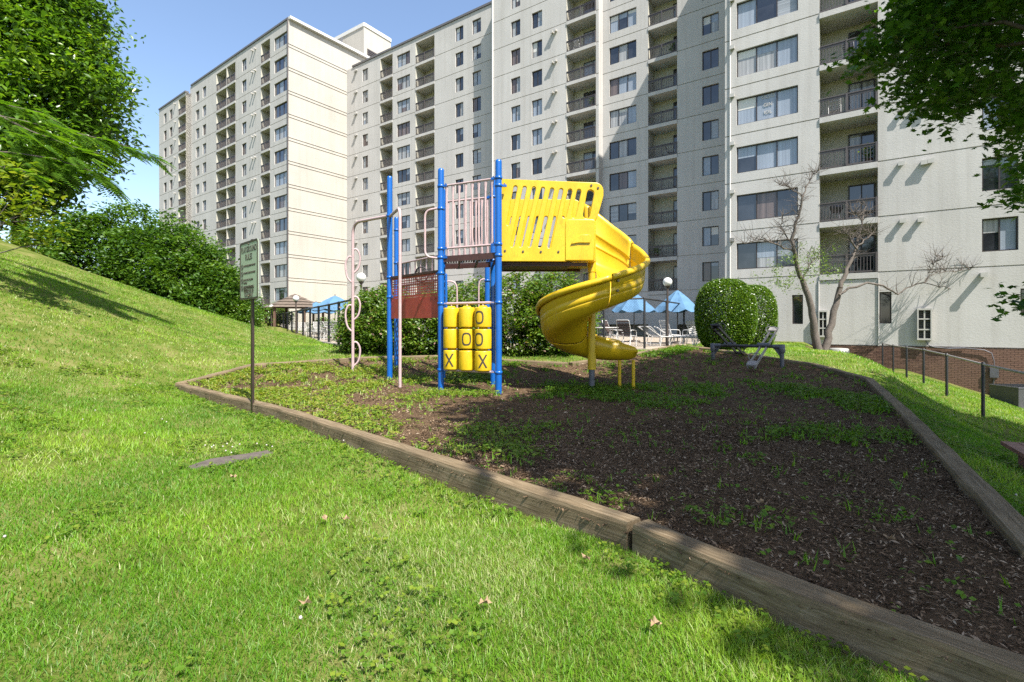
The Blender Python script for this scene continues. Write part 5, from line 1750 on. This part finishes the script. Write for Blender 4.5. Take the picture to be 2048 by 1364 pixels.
vis = [(1705, 125), (1740, 70), (1790, 20), (1800, -60), (2120, -60), (2120, 400), (2035, 420), (2020, 330), (1985, 235), (1930, 205), (1895, 262), (1850, 235), (1800, 205), (1770, 168)]
VISA = np.array(vis, dtype=float)
cl = []; tries = 0
lo, hi = SH.min(0), SH.max(0)
while len(cl) < 2000 and tries < 40000:
    tries += 1
    x, y = RNG.uniform(lo[0], hi[0]), RNG.uniform(lo[1], hi[1])
    if not inside(SH, np.array([x]), np.array([y]))[0]: continue
    if edge_dist(SH, np.array([x]), np.array([y]))[0] < .42 and RNG.random() < .75: continue
    g0 = np.array([x, y, float(mulch_z(x, y))])
    z = RNG.uniform(5.2, 9.5)
    for _ in range(24):
        p = g0 + SDN * ((z - g0[2]) / SDN[2])
        u_, v_ = frame_px(p)
        mgn = 0.75 * F / max(.3, p[1])
        out = u_ > 2048 + mgn or v_ < -mgn * 1.1 or p[1] < .2 or inside(VISA, np.array([u_]), np.array([v_]))[0]
        if out: break
        z += .4
    if out and z < 15: cl.append(p)
for _ in range(420):                       # the part that hangs into view
    while True:
        u_, v_ = RNG.uniform(1700, 2120), RNG.uniform(-60, 420)
        if inside(VISA, np.array([u_]), np.array([v_]))[0]: break
    dedge = edge_dist(VISA, np.array([u_]), np.array([v_]))[0]
    if dedge < 22 and RNG.random() < .5: continue
    cl.append(np.array(at(u_, v_, RNG.uniform(6.4, 9.0))))
for (u_, v_) in ((2042, 380), (2052, 405), (2060, 360), (2040, 600), (2052, 612), (2062, 590), (2066, 625)): cl.append(np.array(at(u_, v_, 6.6)))
for p in [c for c in cl[:2000]][::3]:            # unseen upper crown, added to block sky light below
    cl.append(np.array(p) + SDN * RNG.uniform(2.0, 6.5) + RNG.normal(size=3) * .15)
cl = np.array(cl)
per = 46
vis_c = np.array([frame_px(p)[0] < 2130 and frame_px(p)[1] > -80 and p[1] > 3 for p in cl])
sp_ = np.where(vis_c, .17, .36)
off = RNG.normal(size=(len(cl), per, 3)) * sp_[:, None, None] * np.array([1, 1, .6])
P = (cl[:, None, :] + off)
isv = np.repeat(vis_c, per)
P = P.reshape(-1, 3)
hang = P[isv & (np.arange(len(P)) % per < 30)]; rest_ = P[~isv]
mcrown = leaf_cloud('crown', rest_, .225, M['leaf_maple'], t4, up=.7)
leaf_cloud('hanging_foliage', hang, .115, M['leaf_maple'], t4, shape='maple', up=.55, droop=np.array([-.6, -.2, -.5]))
mb = MB(); trunk(mb, TRK - Vector((0, 0, .4)), TRK + Vector((-.3, .3, 5.5)), .34, .24, 12, 8)
top = TRK + Vector((-.3, .3, 5.2))
idx = RNG.choice(len(cl), 46, replace=False)
for q_ in (at(2046, 385, 6.6), at(2050, 606, 6.6)):
    mid = at(2160, 330, 6.7) if q_.z > 1 else at(2150, 520, 6.6)
    mb.tube([top, top.lerp(mid, .5) + Vector((0, 0, .5)), mid, q_], [.06, .03, .015, .006], 6)
for i in idx: trunk(mb, top + Vector((0, 0, RNG.uniform(-.8, 1.5))), tuple(cl[i]), .09, .012, 6, 7, .1)
mb.build('trunk', M['bark'], t4)

# ================================================================== POOL SIDE
def globe_lamp(px, py, Y, r, label, zb=-0.8):
    p = at(px, py, Y)
    t = thing('globe_lamp', (p.x, p.y, zb), label, 'lamp', 'white globe lamps on posts round the pool')
    mb = MB(); mb.lathe([(.06, 0), (.045, .1), (.04, p.z - zb - r)], (p.x, p.y, zb), 10); mb.lathe([(.05, -r - .06), (.09, -r - .02), (.1, -r + .03)], p, 12); mb.build('post', M['bronze'], t)
    mb = MB(); mb.sphere(p, r, 20, 14); mb.build('globe', M['globe'], t)
globe_lamp(1335, 564, 19.2, .175, 'white globe lamp in front of the right blue umbrella')
globe_lamp(722.5, 555, 18.6, .175, 'white globe lamp rising from the shrubs by the pink loop pole')
globe_lamp(592, 597, 31, .19, 'white globe lamp in front of the gazebo roof')
globe_lamp(543, 613.5, 40, .17, 'white globe lamp above the far clipped hedge')
globe_lamp(512, 616, 46, .15, 'smallest white globe lamp beside the sign post')

def umbrella(p, R, top, label, rotz=0.0, tilt=0):
    t = thing('patio_umbrella', (p[0], p[1], -.8), label, 'umbrella', 'blue canvas umbrellas by the pool')
    c = Vector((p[0], p[1], top)); n = 8
    for tier, (r0, r1, h0, h1) in enumerate(((.0, R * .34, 0, -.26), (R * .28, R * .66, -.20, -.56), (R * .60, R, -.50, -.86))):
        mb = MB(); vs = []; m = 24
        for rr, hh in ((r0, h0), ((r0 + r1) / 2, (h0 + h1) / 2 + .02), (r1, h1)):
            for k in range(m):
                a = 2 * math.pi * k / m + rotz; f_ = abs(((k % 3) / 3.0) - .0)
                sc = 1 - (.06 if k % 3 else 0) ; dz = -.06 * (1 if k % 3 else 0) * (rr / R)
                if rr == r1: dz -= .05 * (1 if k % 3 else 0)
                vs.append(c + Vector((rr * sc * math.cos(a), rr * sc * math.sin(a), hh + dz)))
        fs = [(i * m + k, i * m + (k + 1) % m, (i + 1) * m + (k + 1) % m, (i + 1) * m + k) for i in range(2) for k in range(m)]
        mb.add(vs, fs, False); mb.build('canopy_tier', M['canvas_blue'], t)
    mb = MB(); mb.tube([(p[0], p[1], -.8), (p[0], p[1], top + .08)], .025, 8); mb.lathe([(.3, 0), (.3, .06), (.05, .1)], (p[0], p[1], -.8), 12); mb.build('pole', M['bronze'], t)
p = at(1355, 580, 21.5); umbrella((p.x, p.y), 1.02, p.z, 'blue tiered umbrella right of the slide, left of the round hedge')
p = at(1268, 584, 23.5); umbrella((p.x, p.y), 1.05, p.z, 'blue umbrella half hidden behind the yellow slide')
p = at(670, 591, 31.0); umbrella((p.x, p.y), 1.6, p.z, 'nearest blue umbrella behind the left pool fence')
p = at(632, 604, 42.0); umbrella((p.x, p.y), 1.7, p.z, 'second blue umbrella behind the left pool fence, farther away')

# gazebo
gp = at(590, 590, 42)
gzb = thing('gazebo', (gp.x, gp.y, -.8), 'brown shingled gazebo with timber posts beside the far pool fence', 'gazebo')
mb = MB(); n = 6; R = 2.6; a0 = .2; ez = 1.45
ring = [Vector((gp.x + R * math.cos(a0 + k * math.pi / 3), gp.y + R * math.sin(a0 + k * math.pi / 3), ez)) for k in range(n)]
for lev in range(5):
    f0, f1 = lev / 5, (lev + 1) / 5; apex = Vector((gp.x, gp.y, gp.z + .15))
    lo_ = [r.lerp(apex, f0) + Vector((0, 0, .0)) for r in ring]; hi_ = [r.lerp(apex, f1) - Vector((0, 0, .05)) for r in ring]
    mb.add(lo_ + hi_, [(k, (k + 1) % n, n + (k + 1) % n, n + k) for k in range(n)])
mb.build('roof', M['shingle'], gzb)
for k in range(n):
    mb = MB(); q = Vector((gp.x, gp.y, 0)).lerp(Vector((ring[k].x, ring[k].y, 0)), .86); mb.box((q.x, q.y, .32), (.16, .16, 2.25)); mb.build('post', M['wood_post'], gzb)

# strap chairs, loungers and tables
def strap_chair(seat_mat):
    t = thing('patio_chair', (0, 0, 0), 'x', 'chair')
    for s in (-1, 1):
        mb = MB()
        mb.tube(bend([(s * .26, .30, 0), (s * .26, .16, .42), (s * .26, -.34, .38), (s * .26, -.26, 0)], .06, 4), .014, 6)
        mb.tube(bend([(s * .26, .34, .02), (s * .27, .22, .62), (s * .27, -.26, .60), (s * .26, -.30, .38)], .07, 4), .014, 6)
        mb.build('side_frame', M['white_plastic'], t, local=True)
    mb = MB(); mb.tube(bend([(-.25, .14, .42), (-.25, .36, .98), (.25, .36, .98), (.25, .14, .42)], .06, 4), .014, 6); mb.build('back_frame', M['white_plastic'], t, local=True)
    for i in range(5):
        mb = MB(); y = .10 - .1 * i; mb.box((0, y, .41 + .01 * (i == 2)), (.50, .055, .008)); mb.build('seat_strap', seat_mat, t, local=True)
    for i in range(6):
        mb = MB(); f_ = .1 + .16 * i; mb.box((0, .14 + .22 * f_ - .012, .42 + .56 * f_), (.48, .012, .06)); mb.build('back_strap', seat_mat, t, local=True)
    return t
def lounger():
    t = thing('sun_lounger', (0, 0, 0), 'x', 'lounger')
    mb = MB()
    for s in (-1, 1): mb.tube(bend([(s * .3, -.95, .36), (s * .3, .35, .36), (s * .3, .95, .74)], .05, 3), .016, 6)
    mb.tube([(-.3, -.95, .36), (.3, -.95, .36)], .016, 6); mb.tube([(-.3, .95, .74), (.3, .95, .74)], .016, 6); mb.build('frame', M['white_plastic'], t, local=True)
    for y in (-.7, .3):
        mb = MB(); mb.tube(bend([(-.3, y, .36), (-.34, y + .12, 0), (.34, y + .12, 0), (.3, y, .36)], .04, 3), .016, 6); mb.build('leg', M['white_plastic'], t, local=True)
    for i in range(16):
        y = -.88 + .115 * i; z = .365 if y < .35 else .365 + (y - .35) * .633
        mb = MB(); mb.box((0, y, z), (.58, .06, .008)); mb.build('strap', M['strap'], t, local=True)
    return t
def table():
    t = thing('patio_table', (0, 0, 0), 'x', 'table')
    mb = MB(); mb.lathe([(.0, .72), (.55, .72), (.57, .70), (.55, .68), (0, .68)], (0, 0, 0), 20); mb.build('tabletop', M['strap'], t, local=True)
    for k in range(4):
        a = k * math.pi / 2 + .4; mb = MB(); mb.tube([(.4 * math.cos(a), .4 * math.sin(a), .69), (.48 * math.cos(a), .48 * math.sin(a), 0)], .016, 6); mb.build('leg', M['white_plastic'], t, local=True)
    return t
protoW = strap_chair(M['strap']); protoB = strap_chair(M['strap_brown']); protoL = lounger(); protoT = table()
used = set()
def place(proto, px, Y, rz, label, group):
    x = (px - 1024) / F * Y
    while px < 800 and x < -8.4 - (Y - 22.9) * .577 + (1.1 if proto is protoL else .75): Y *= 1.02; x = (px - 1024) / F * Y
    o = proto if proto.name not in used else copy_tree(proto)
    used.add(proto.name)
    o.location = (x, Y, -.8); o.rotation_euler = (0, 0, rz)
    tag(o, label, None, group)
cg = 'strap chairs standing on the pool deck'; lg = 'white loungers on the pool deck'
place(protoB, 1253, 18.4, 2.5, 'brown strap chair under the slide, nearest behind the fence', cg)
place(protoB, 1226, 19.6, 1.0, 'brown strap chair partly hidden by the slide column', cg)
ORD = ['first', 'second', 'third', 'fourth', 'fifth', 'sixth', 'seventh', 'eighth', 'ninth', 'tenth', 'eleventh', 'twelfth', 'thirteenth', 'fourteenth', 'fifteenth']
rnd2 = random.Random(9)
for px, Y in ((675, 24.5), (655, 25.5), (640, 28.0), (622, 29.0), (607, 31.5), (660, 29.5), (690, 27.0), (700, 24), (588, 37), (570, 40), (600, 36), (625, 34), (648, 33), (680, 31), (560, 46)):
    rl = ORD[sorted([675, 655, 640, 622, 607, 660, 690, 700, 588, 570, 600, 625, 648, 680, 560]).index(px)] + ' white strap chair from the left behind the left pool fence'
    place(protoW, px, Y, rnd2.uniform(0, 6.28), rl, 'white chairs behind the left pool fence')
for px, Y, rz in ((1328, 19.0, 1.9), (1360, 19.6, 1.2), (1318, 21.4, 2.2)):
    place(protoL, px, Y, rz, {1328: 'white strap lounger right behind the globe lamp post', 1360: 'white strap lounger nearest the big round hedge', 1318: 'white strap lounger farthest back, by the shaded wall'}[px], lg)
for px, Y, rz in ((650, 30.5, .4), (685, 22.6, .6), (632, 26.8, .5)):
    place(protoL, px, Y, rz, {650: 'farthest white strap lounger behind the left pool fence', 685: 'nearest white strap lounger behind the left pool fence', 632: 'middle white strap lounger behind the left pool fence'}[px], 'white loungers behind the left pool fence')
for px, Y, l, lb in ((1340, 20.2, 2, 'white strap chair between two loungers under the right umbrella'), (1386, 19.5, 3.6, 'white strap chair touching the left side of the round hedge'), (1393, 21.2, .5, 'white strap chair in wall shade, half behind the round hedge')): place(protoW, px, Y, l, lb, 'white chairs by the round hedge')
place(protoT, 1207, 19.0, 0, 'round patio table behind the slide column', None)
place(protoT, 668, 27.0, 0, 'round patio table under the nearest left blue umbrella', None)
place(protoT, 594, 33.0, 0, 'round white patio table behind the far stretch of the left pool fence', None)

# a few things on the nearer balconies
protoP = thing('potted_plant', (0, 0, 0), 'x', 'plant')
mb = MB(); mb.lathe([(.0, 0), (.14, 0), (.18, .30), (.19, .33), (.15, .33), (.0, .29)], (0, 0, 0), 14); mb.build('pot', M['brick'], protoP, local=True)
Pp = RNG.normal(size=(260, 3)) * np.array([.17, .17, .2]) + np.array([0, 0, .62])
leaf_cloud('leaves', Pp, .14, M['leaf_shrub'], protoP, up=.3, tint=RNG.random((260, 1)))
protoG = thing('barbecue_grill', (0, 0, 0), 'x', 'grill')
mb = MB(); mb.lathe([(.0, .5), (.2, .55), (.29, .72), (.30, .78), (.27, .92), (.14, 1.0), (0, 1.02)], (0, 0, 0), 16); mb.build('kettle', M['ac_dark'], protoG, local=True)
for k in range(3):
    a = 2.1 * k; mb = MB(); mb.tube([(.2 * math.cos(a), .2 * math.sin(a), .62), (.32 * math.cos(a), .32 * math.sin(a), 0)], .018, 6); mb.build('leg', M['grey_metal'], protoG, local=True)
def on_balcony(proto, px, D, zb, k, depth, rz, label):
    o = proto if proto.name not in used else copy_tree(proto)
    used.add(proto.name)
    o.location = PM.pt(PM.q(px, D), zb + STO * k + .002, D, -depth); o.rotation_euler = (0, 0, rz)
    tag(o, label)
on_balcony(protoG, 1672, DC, ZC, 1, .7, .4, 'black kettle grill on the second balcony up, behind the dead tree')
on_balcony(protoB, 1700, DC, ZC, 4, .7, 2.2, 'brown strap chair on the near balcony column, under the maple leaves')
on_balcony(protoW, 1668, DC, ZC, 3, .6, 2.6, 'white strap chair on the fourth balcony up of the near column')
on_balcony(protoP, 1740, DC, ZC, 2, .5, 0, 'potted plant at the right end of the third balcony up, near column')
on_balcony(protoB, 1325, DE, Z0 + .1, 0, .7, 2.0, 'brown strap chair on the lowest balcony behind the globe lamp')
on_balcony(protoP, 1310, DE, Z0 + .1, 1, .4, 1, 'potted plant on the second balcony above the globe lamp')
on_balcony(protoB, 1335, DE, Z0 + .1, 4, .6, 1.5, 'brown strap chair on a shaded balcony right of the slide hood')
on_balcony(protoP, 1182, DG, Z0 - .1, 6, .4, 2, 'potted plant on a sunlit balcony above the slide hood')
on_balcony(protoW, 1150, DG, Z0 - .1, 8, .6, 2.4, 'white strap chair on a high balcony of the middle column')
on_balcony(protoP, 1345, DE, Z0 + .1, 7, .4, 2, 'potted plant on a high shaded balcony right of the lit wall strip')

# ================================================================== OTHER SMALL THINGS
def condenser(c, w, h, label, round_=True):
    t = thing('air_conditioner', tuple(c), label, 'air conditioner')
    mb = MB(); mb.box((c[0], c[1], c[2] - .1), (w * 1.2, w * 1.2, .2)); mb.build('pad', M['kerb'], t)
    mb = MB()
    if round_: mb.lathe([(w / 2, 0), (w / 2, h), (w / 2 - .04, h + .03), (w * .2, h + .04), (0, h + .04)], c, 20)
    else: mb.box((c[0], c[1], c[2] + h / 2), (w, w * .9, h))
    mb.build('casing', M['ac_body'] if round_ else M['ac_dark'], t)
    mb = MB()
    if round_:
        for k in range(18):
            a = 2 * math.pi * k / 18; mb.box((c[0] + (w / 2 + .006) * math.cos(a), c[1] + (w / 2 + .006) * math.sin(a), c[2] + h / 2), (.02, .02, h * .86))
        for i in range(7): mb.lathe([(w / 2 + .004, 0), (w / 2 + .012, .01), (w / 2 + .004, .02)], (c[0], c[1], c[2] + .1 + i * (h - .15) / 7), 20)
    else:
        mb.box((c[0], c[1], c[2] + h + .02), (w * 1.03, w * .93, .04))
        for i in range(9): mb.box((c[0] - w * .45 + w * .9 * i / 8, c[1], c[2] + h + .05), (.015, w * .85, .015))
    mb.build('grille', M['grey_metal'], t)
c = at(1678, 717, 21.6); condenser((c.x, c.y, gz(c.x, c.y) + .12), .72, .74, 'round grey air conditioner beside the foot of the dead tree')
c = at(2040, 812, 19.0); condenser((c.x, c.y, max(c.z, gz(c.x, c.y) + .05)), 1.25, .72, 'dark boxy air conditioner by the brick base at the right edge', False)

# electric meter and conduit on the bricks
q = PM.q(1987, DC)
mb = MB(); mb.box(PM.pt(q, PM.z(1987, 745, DC), DC, .1), (.28, .16, .42), axm); mb.tube([PM.pt(q, PM.z(1987, 760, DC), DC, .08), PM.pt(q + .15, PM.z(1985, 800, DC), DC, .08)], .03, 6)
mb.build('electric_meter', M['grey_metal'], bld)

# picnic table, only a corner is in view
tc = at(2000, 882, 5.9)
pt_ = thing('picnic_table', (tc.x + 1.0, tc.y - .5, gz(tc.x + 1, tc.y - .5)), 'redwood picnic table, one corner poking in at the right edge', 'table')
e1 = (at(2048, 913, 5.28) - tc); e1.z = 0; e1.normalize(); e2 = Vector((-e1.y, e1.x, 0))
for i in range(3):
    mb = MB(); o = tc + e2 * (.15 * i + .073) + e1 * .9 - Vector((0, 0, .02)); mb.box(o, (1.8, .14, .045), (tuple(e1), tuple(e2), (0, 0, 1))); mb.build('plank', M['bench'], pt_)
for f_ in (.45, 1.35):
    for s in (.08, .38):
        p = tc + e1 * f_ + e2 * s; g0 = gz(p.x, p.y) - .1
        mb = MB(); mb.box((p.x, p.y, (g0 + tc.z - .04) / 2), (.07, .07, tc.z - .04 - g0)); mb.build('leg', M['bench'], pt_)

# flat stone in the lawn
sp0 = at(455, 923, 4.75)
mb = MB(); n = 14
o_ = [(a * .88, b * .9) for a, b in ((-.31, -.07), (-.24, .04), (-.12, .10), (.05, .15), (.2, .19), (.30, .17), (.31, .10), (.2, .05), (.1, .0), (-.02, -.05), (-.12, -.09), (-.22, -.115))]
zs = gz(sp0.x, sp0.y) + .010
n = len(o_)
mb.add([(sp0.x + a, sp0.y + b * 2.4, zs + .006 * math.sin(i * 2)) for i, (a, b) in enumerate(o_)] + [(sp0.x + a * 1.04, sp0.y + b * 2.45, zs - .10) for a, b in o_], [tuple(range(n))[::-1]] + [(i, (i + 1) % n, n + (i + 1) % n, n + i) for i in range(n)])
tag(mb.build('stepping_stone', M['stone']), 'flat grey stone sunk in the lawn with clover along its edge', 'stone')

# fallen leaves
lf = [(970, 1212, 'curled tan leaf on the grass, bottom centre'), (1174, 1127, 'pale dry leaf on the grass near the split timber joint'), (610, 1208, 'small dry leaf on the grass left of the bottom centre'), (466, 958, 'reddish dry leaf just below the flat stone'), (650, 1038, 'light dry leaf in the middle of the lawn'), (1310, 1258, 'dry twig-like leaf on the grass near the shaded timber'), (1780, 1125, 'pale leaf lying on the shaded mulch'), (690, 1040, 'tan leaf in the middle of the lawn'), (1520, 1045, 'pale leaf on the shaded mulch above the front timber')]
for i, (x, y, l) in enumerate(lf):
    Y = 1.28 * F / (y - 650); p = at(x, y, Y); z = (gz(p.x, p.y) if not inside(PG, np.array([p.x]), np.array([p.y]))[0] else float(mulch_z(p.x, p.y))) + .05
    mb = MB(); a = i * 1.3; s = .034
    vs = [(0, 0, 0)]
    k = 10
    for j in range(k):
        r = s * (1.0 if j % 2 == 0 else .55); t = a + 2 * math.pi * j / k; vs.append((r * math.cos(t), r * math.sin(t) * .7, .012 * (j % 3)))
    mb.add([(p.x + v[0], p.y + v[1], z + v[2]) for v in vs], [(0, 1 + j, 1 + (j + 1) % k) for j in range(k)])
    tag(mb.build('fallen_leaf', M['leaf_dry']), l, 'leaf', 'dry leaves lying on the ground')

# ================================================================== GRASS, MULCH CHIPS, WEEDS
def polar(n, r0, r1, half=1.12):
    r = np.sqrt(RNG.uniform(r0 * r0, r1 * r1, n)); a = RNG.uniform(-half, half, n)
    return r * np.sin(a), r * np.cos(a), r
STONE = [(sp0.x + a * .96, sp0.y + b * 2.3) for a, b in o_]
def blades(n, r0, r1, h0, h1, w, segs):
    x, y, r = polar(n, r0, r1, 1.75 if r1 < 7 else 1.2)
    pg = inside(PG, x, y); dk = inside(DECK, x, y); st = inside(STONE, x, y)
    # building footprint
    bd_ = (x * PM.v.x + y * PM.v.y) > 29.6
    k = ~(pg | dk | st | bd_)
    x, y, r = x[k], y[k], r[k]
    patch = fbm(x * .9, y * .9, 31); patch2 = fbm(x * .35 + 9, y * .35, 41)
    dens = np.clip(.62 + 1.0 * (fbm(x * 2.2, y * 2.2, 51) - .25), .25, 1)
    k = RNG.random(len(x)) < dens
    x, y, patch, patch2 = x[k], y[k], patch[k], patch2[k]
    n = len(x)
    z = lawn_z(x, y) - .006
    H = RNG.uniform(h0, h1, n) * (.7 + .6 * patch)
    a = RNG.uniform(0, 2 * np.pi, n)
    lean = RNG.uniform(.2, 1.35, n) * H
    dx, dy = np.cos(a), np.sin(a)
    fa = a + np.pi / 2 + RNG.normal(size=n) * .5
    wx_, wy_ = np.cos(fa) * w / 2, np.sin(fa) * w / 2
    wv = RNG.uniform(.7, 1.3, n)
    wx_, wy_ = wx_ * wv, wy_ * wv
    tint = np.clip(.5 * RNG.random(n) + 1.15 * (patch - .28) + .5 * (patch2 - .5), 0, 1)
    pale = fbm(x * 1.6 + .4 * y, y * 1.1, 77)
    dry = (RNG.random(n) < np.clip(.08 + .9 * (patch2 - .5) + 1.3 * (pale - .5), .04, .5)) * RNG.uniform(.3, 1, n)
    T = np.stack([tint, dry], 1)
    if segs == 1:
        V = np.stack([np.stack([x - wx_, y - wy_, z], 1), np.stack([x + wx_, y + wy_, z], 1), np.stack([x + dx * lean, y + dy * lean, z + H], 1)], 1).reshape(-1, 3)
        f_ = np.arange(n * 3).reshape(-1, 3)
        return V, f_, np.repeat(T, 3, axis=0)
    mxx, myy, mz = x + dx * lean * .32, y + dy * lean * .32, z + H * .58
    V = np.stack([np.stack([x - wx_, y - wy_, z], 1), np.stack([x + wx_, y + wy_, z], 1), np.stack([mxx + wx_ * .8, myy + wy_ * .8, mz], 1), np.stack([mxx - wx_ * .8, myy - wy_ * .8, mz], 1),
                  np.stack([x + dx * lean, y + dy * lean, z + H], 1)], 1).reshape(-1, 3)
    i5 = (np.arange(n) * 5)[:, None]
    f_ = np.concatenate([i5 + np.array([0, 1, 2]), i5 + np.array([0, 2, 3]), i5 + np.array([3, 2, 4])])
    return V, f_, np.repeat(T, 5, axis=0)
Vs = []; Fs = []; Ts = []; o0 = 0
for args in ((310000, .4, 3.2, .020, .048, .0034, 2), (240000, 3.2, 6.0, .022, .052, .0052, 2), (250000, 6.0, 12.0, .03, .066, .010, 1), (260000, 12.0, 27.0, .04, .08, .020, 1)):
    V, f_, T = blades(*args)
    Vs.append(V); Fs.append(f_ + o0); Ts.append(T); o0 += len(V)
np_mesh('grass', np.concatenate(Vs), [np.concatenate(Fs)], M['grass'], np.concatenate(Ts), kind='stuff')

# clover and broad-leaved weeds in the lawn
def rosettes(x, y, z, s, tint, per=4):
    n = len(x)
    P = np.repeat(np.stack([x, y, z], 1), per, axis=0) + RNG.normal(size=(n * per, 3)) * np.array([1, 1, .25]) * np.repeat(s, per)[:, None] * .9
    return P, np.repeat(s, per) * RNG.uniform(.7, 1.2, n * per), np.repeat(tint, per, axis=0)
x, y, r = polar(46000, .8, 13)
k = ~(inside(PG, x, y) | inside(STONE, x, y)); x, y, r = x[k], y[k], r[k]
near = np.exp(-((x - sp0.x) ** 2 + (y - sp0.y - .35) ** 2) / .35)
k = (fbm(x * 1.5, y * 1.5, 91) + near * .5 + .25 * (edge_dist(PGA, x, y) < .3) > .60); x, y, r = x[k], y[k], r[k]
P, S, T = rosettes(x, y, lawn_z(x, y) + .045, .012 + .0012 * r, np.stack([RNG.uniform(.2, .9, len(x)), np.zeros(len(x))], 1), 3)
leaf_cloud('clover', P, S * 1.6, M['weed'], None, tint=T, up=1.6, asp=.9, kind='stuff')
# clover flowers
x, y, r = polar(5200, 1.5, 14)
k = ~(inside(PG, x, y) | inside(STONE, x, y)); x, y, r = x[k], y[k], r[k]
near = np.exp(-((x - sp0.x) ** 2 + (y - sp0.y - .3) ** 2) / .12)
k = RNG.random(len(x)) < .014 + .5 * near * (y > sp0.y + .12); x, y = x[k], y[k]
extra_x = sp0.x + RNG.normal(size=10) * .26; extra_y = sp0.y + .34 + RNG.normal(size=10) * .09
x = np.concatenate([x, extra_x]); y = np.concatenate([y, extra_y])
mb = MB()
for a, b in zip(x, y): mb.sphere((a, b, gz(a, b) + .07), .0085, 6, 4)
mb.build('clover_flowers', M['flower'], None)['kind'] = 'stuff'

# bark chips
x, y, r = polar(210000, .9, 17)
k = inside(PG, x, y); x, y, r = x[k], y[k], r[k]
k = RNG.random(len(x)) < np.clip(5.0 / r, .3, 1); x, y, r = x[k], y[k], r[k]
xx = np.concatenate([x]); yy = np.concatenate([y])
z = mulch_z(xx, yy) + .035 * (fbm(xx * 1.6, yy * 1.6, 11) - .5) + .022 * (vnoise(xx * 6, yy * 6, 12) - .5) + RNG.uniform(.0, .018, len(xx))
leaf_cloud('bark_chips', np.stack([xx, yy, z], 1), RNG.uniform(.014, .046, len(xx)) * (1 + .045 * r), M['chip'], None, up=1.1, asp=.32, tint=RNG.random((len(xx), 1)) ** 1.3, kind='stuff')
# dense near chips
def near_chips(n):
    n = int(n * 1.6)
    x = RNG.uniform(-1, 4.2, n); y = RNG.uniform(1.2, 6.2, n); k = inside(PG, x, y); return x[k], y[k]
x, y = near_chips(60000)
z = mulch_z(x, y) + .035 * (fbm(x * 1.6, y * 1.6, 11) - .5) + .022 * (vnoise(x * 6, y * 6, 12) - .5) + RNG.uniform(.0, .02, len(x))
leaf_cloud('fine_bark_chips', np.stack([x, y, z], 1), RNG.uniform(.010, .036, len(x)), M['chip'], None, up=1.0, asp=.28, tint=RNG.random((len(x), 1)) ** 1.3, kind='stuff')

# weeds and grass tufts growing through the mulch
x, y, r = polar(210000, .9, 17)
k = inside(PG, x, y); x, y, r = x[k], y[k], r[k]
m_ = fbm(x * .95, y * .95, 131) + .45 * (fbm(x * 2.6, y * 2.6, 137) - .5)
sunny = ss(1.0, -3.0, x + .15 * (y - 8))
edge = np.exp(-edge_dist(PGA, x, y) / .35)
far_ = ss(13.2, 14.6, y)
thr = .60 - .16 * sunny - .16 * edge - .3 * far_
k = (RNG.random(len(x)) < np.clip((m_ - thr) * 4 + .16, .035, .7)) & (edge_dist(PGA, x, y) > TW + .02); x, y, r, sunny = x[k], y[k], r[k], sunny[k]
n = len(x)
zc_ = mulch_z(x, y)
T = np.stack([np.clip(RNG.uniform(.1, .7, n) + .35 * sunny, 0, 1), np.clip((RNG.random(n) < .35) * sunny, 0, 1) * RNG.uniform(.3, .9, n)], 1)  # weeds coloured lighter and yellower where the sun falls
half_ = RNG.random(n) < .74
P, S, T2 = rosettes(x[half_], y[half_], zc_[half_] + RNG.uniform(.03, .08, half_.sum()), .018 + .0014 * r[half_], T[half_], 3)
leaf_cloud('mulch_weeds', P, S * 1.5, M['weed'], None, tint=T2, up=1.1, asp=.75, kind='stuff')
# tufts
xb, yb, rb, tb2 = [v[~half_] for v in (x, y, r, T)]
rep = 4
xb, yb, rb = [np.repeat(v, rep) + (RNG.normal(size=len(v) * rep) * .02 if i < 2 else 0) for i, v in enumerate((xb, yb, rb))]
tb2 = np.repeat(tb2, rep, axis=0); n = len(xb)
z = mulch_z(xb, yb) - .005; H = RNG.uniform(.025, .075, n) * (1 + .03 * rb); a = RNG.uniform(0, 6.28, n); ln = H * RNG.uniform(.2, .9, n); w = .003 + .0009 * rb
V = np.stack([np.stack([xb - np.sin(a) * w, yb + np.cos(a) * w, z], 1), np.stack([xb + np.sin(a) * w, yb - np.cos(a) * w, z], 1), np.stack([xb + np.cos(a) * ln, yb + np.sin(a) * ln, z + H], 1)], 1).reshape(-1, 3)
np_mesh('mulch_grass_tufts', V, [np.arange(n * 3).reshape(-1, 3)], M['grass'], np.repeat(tb2, 3, axis=0), kind='stuff')
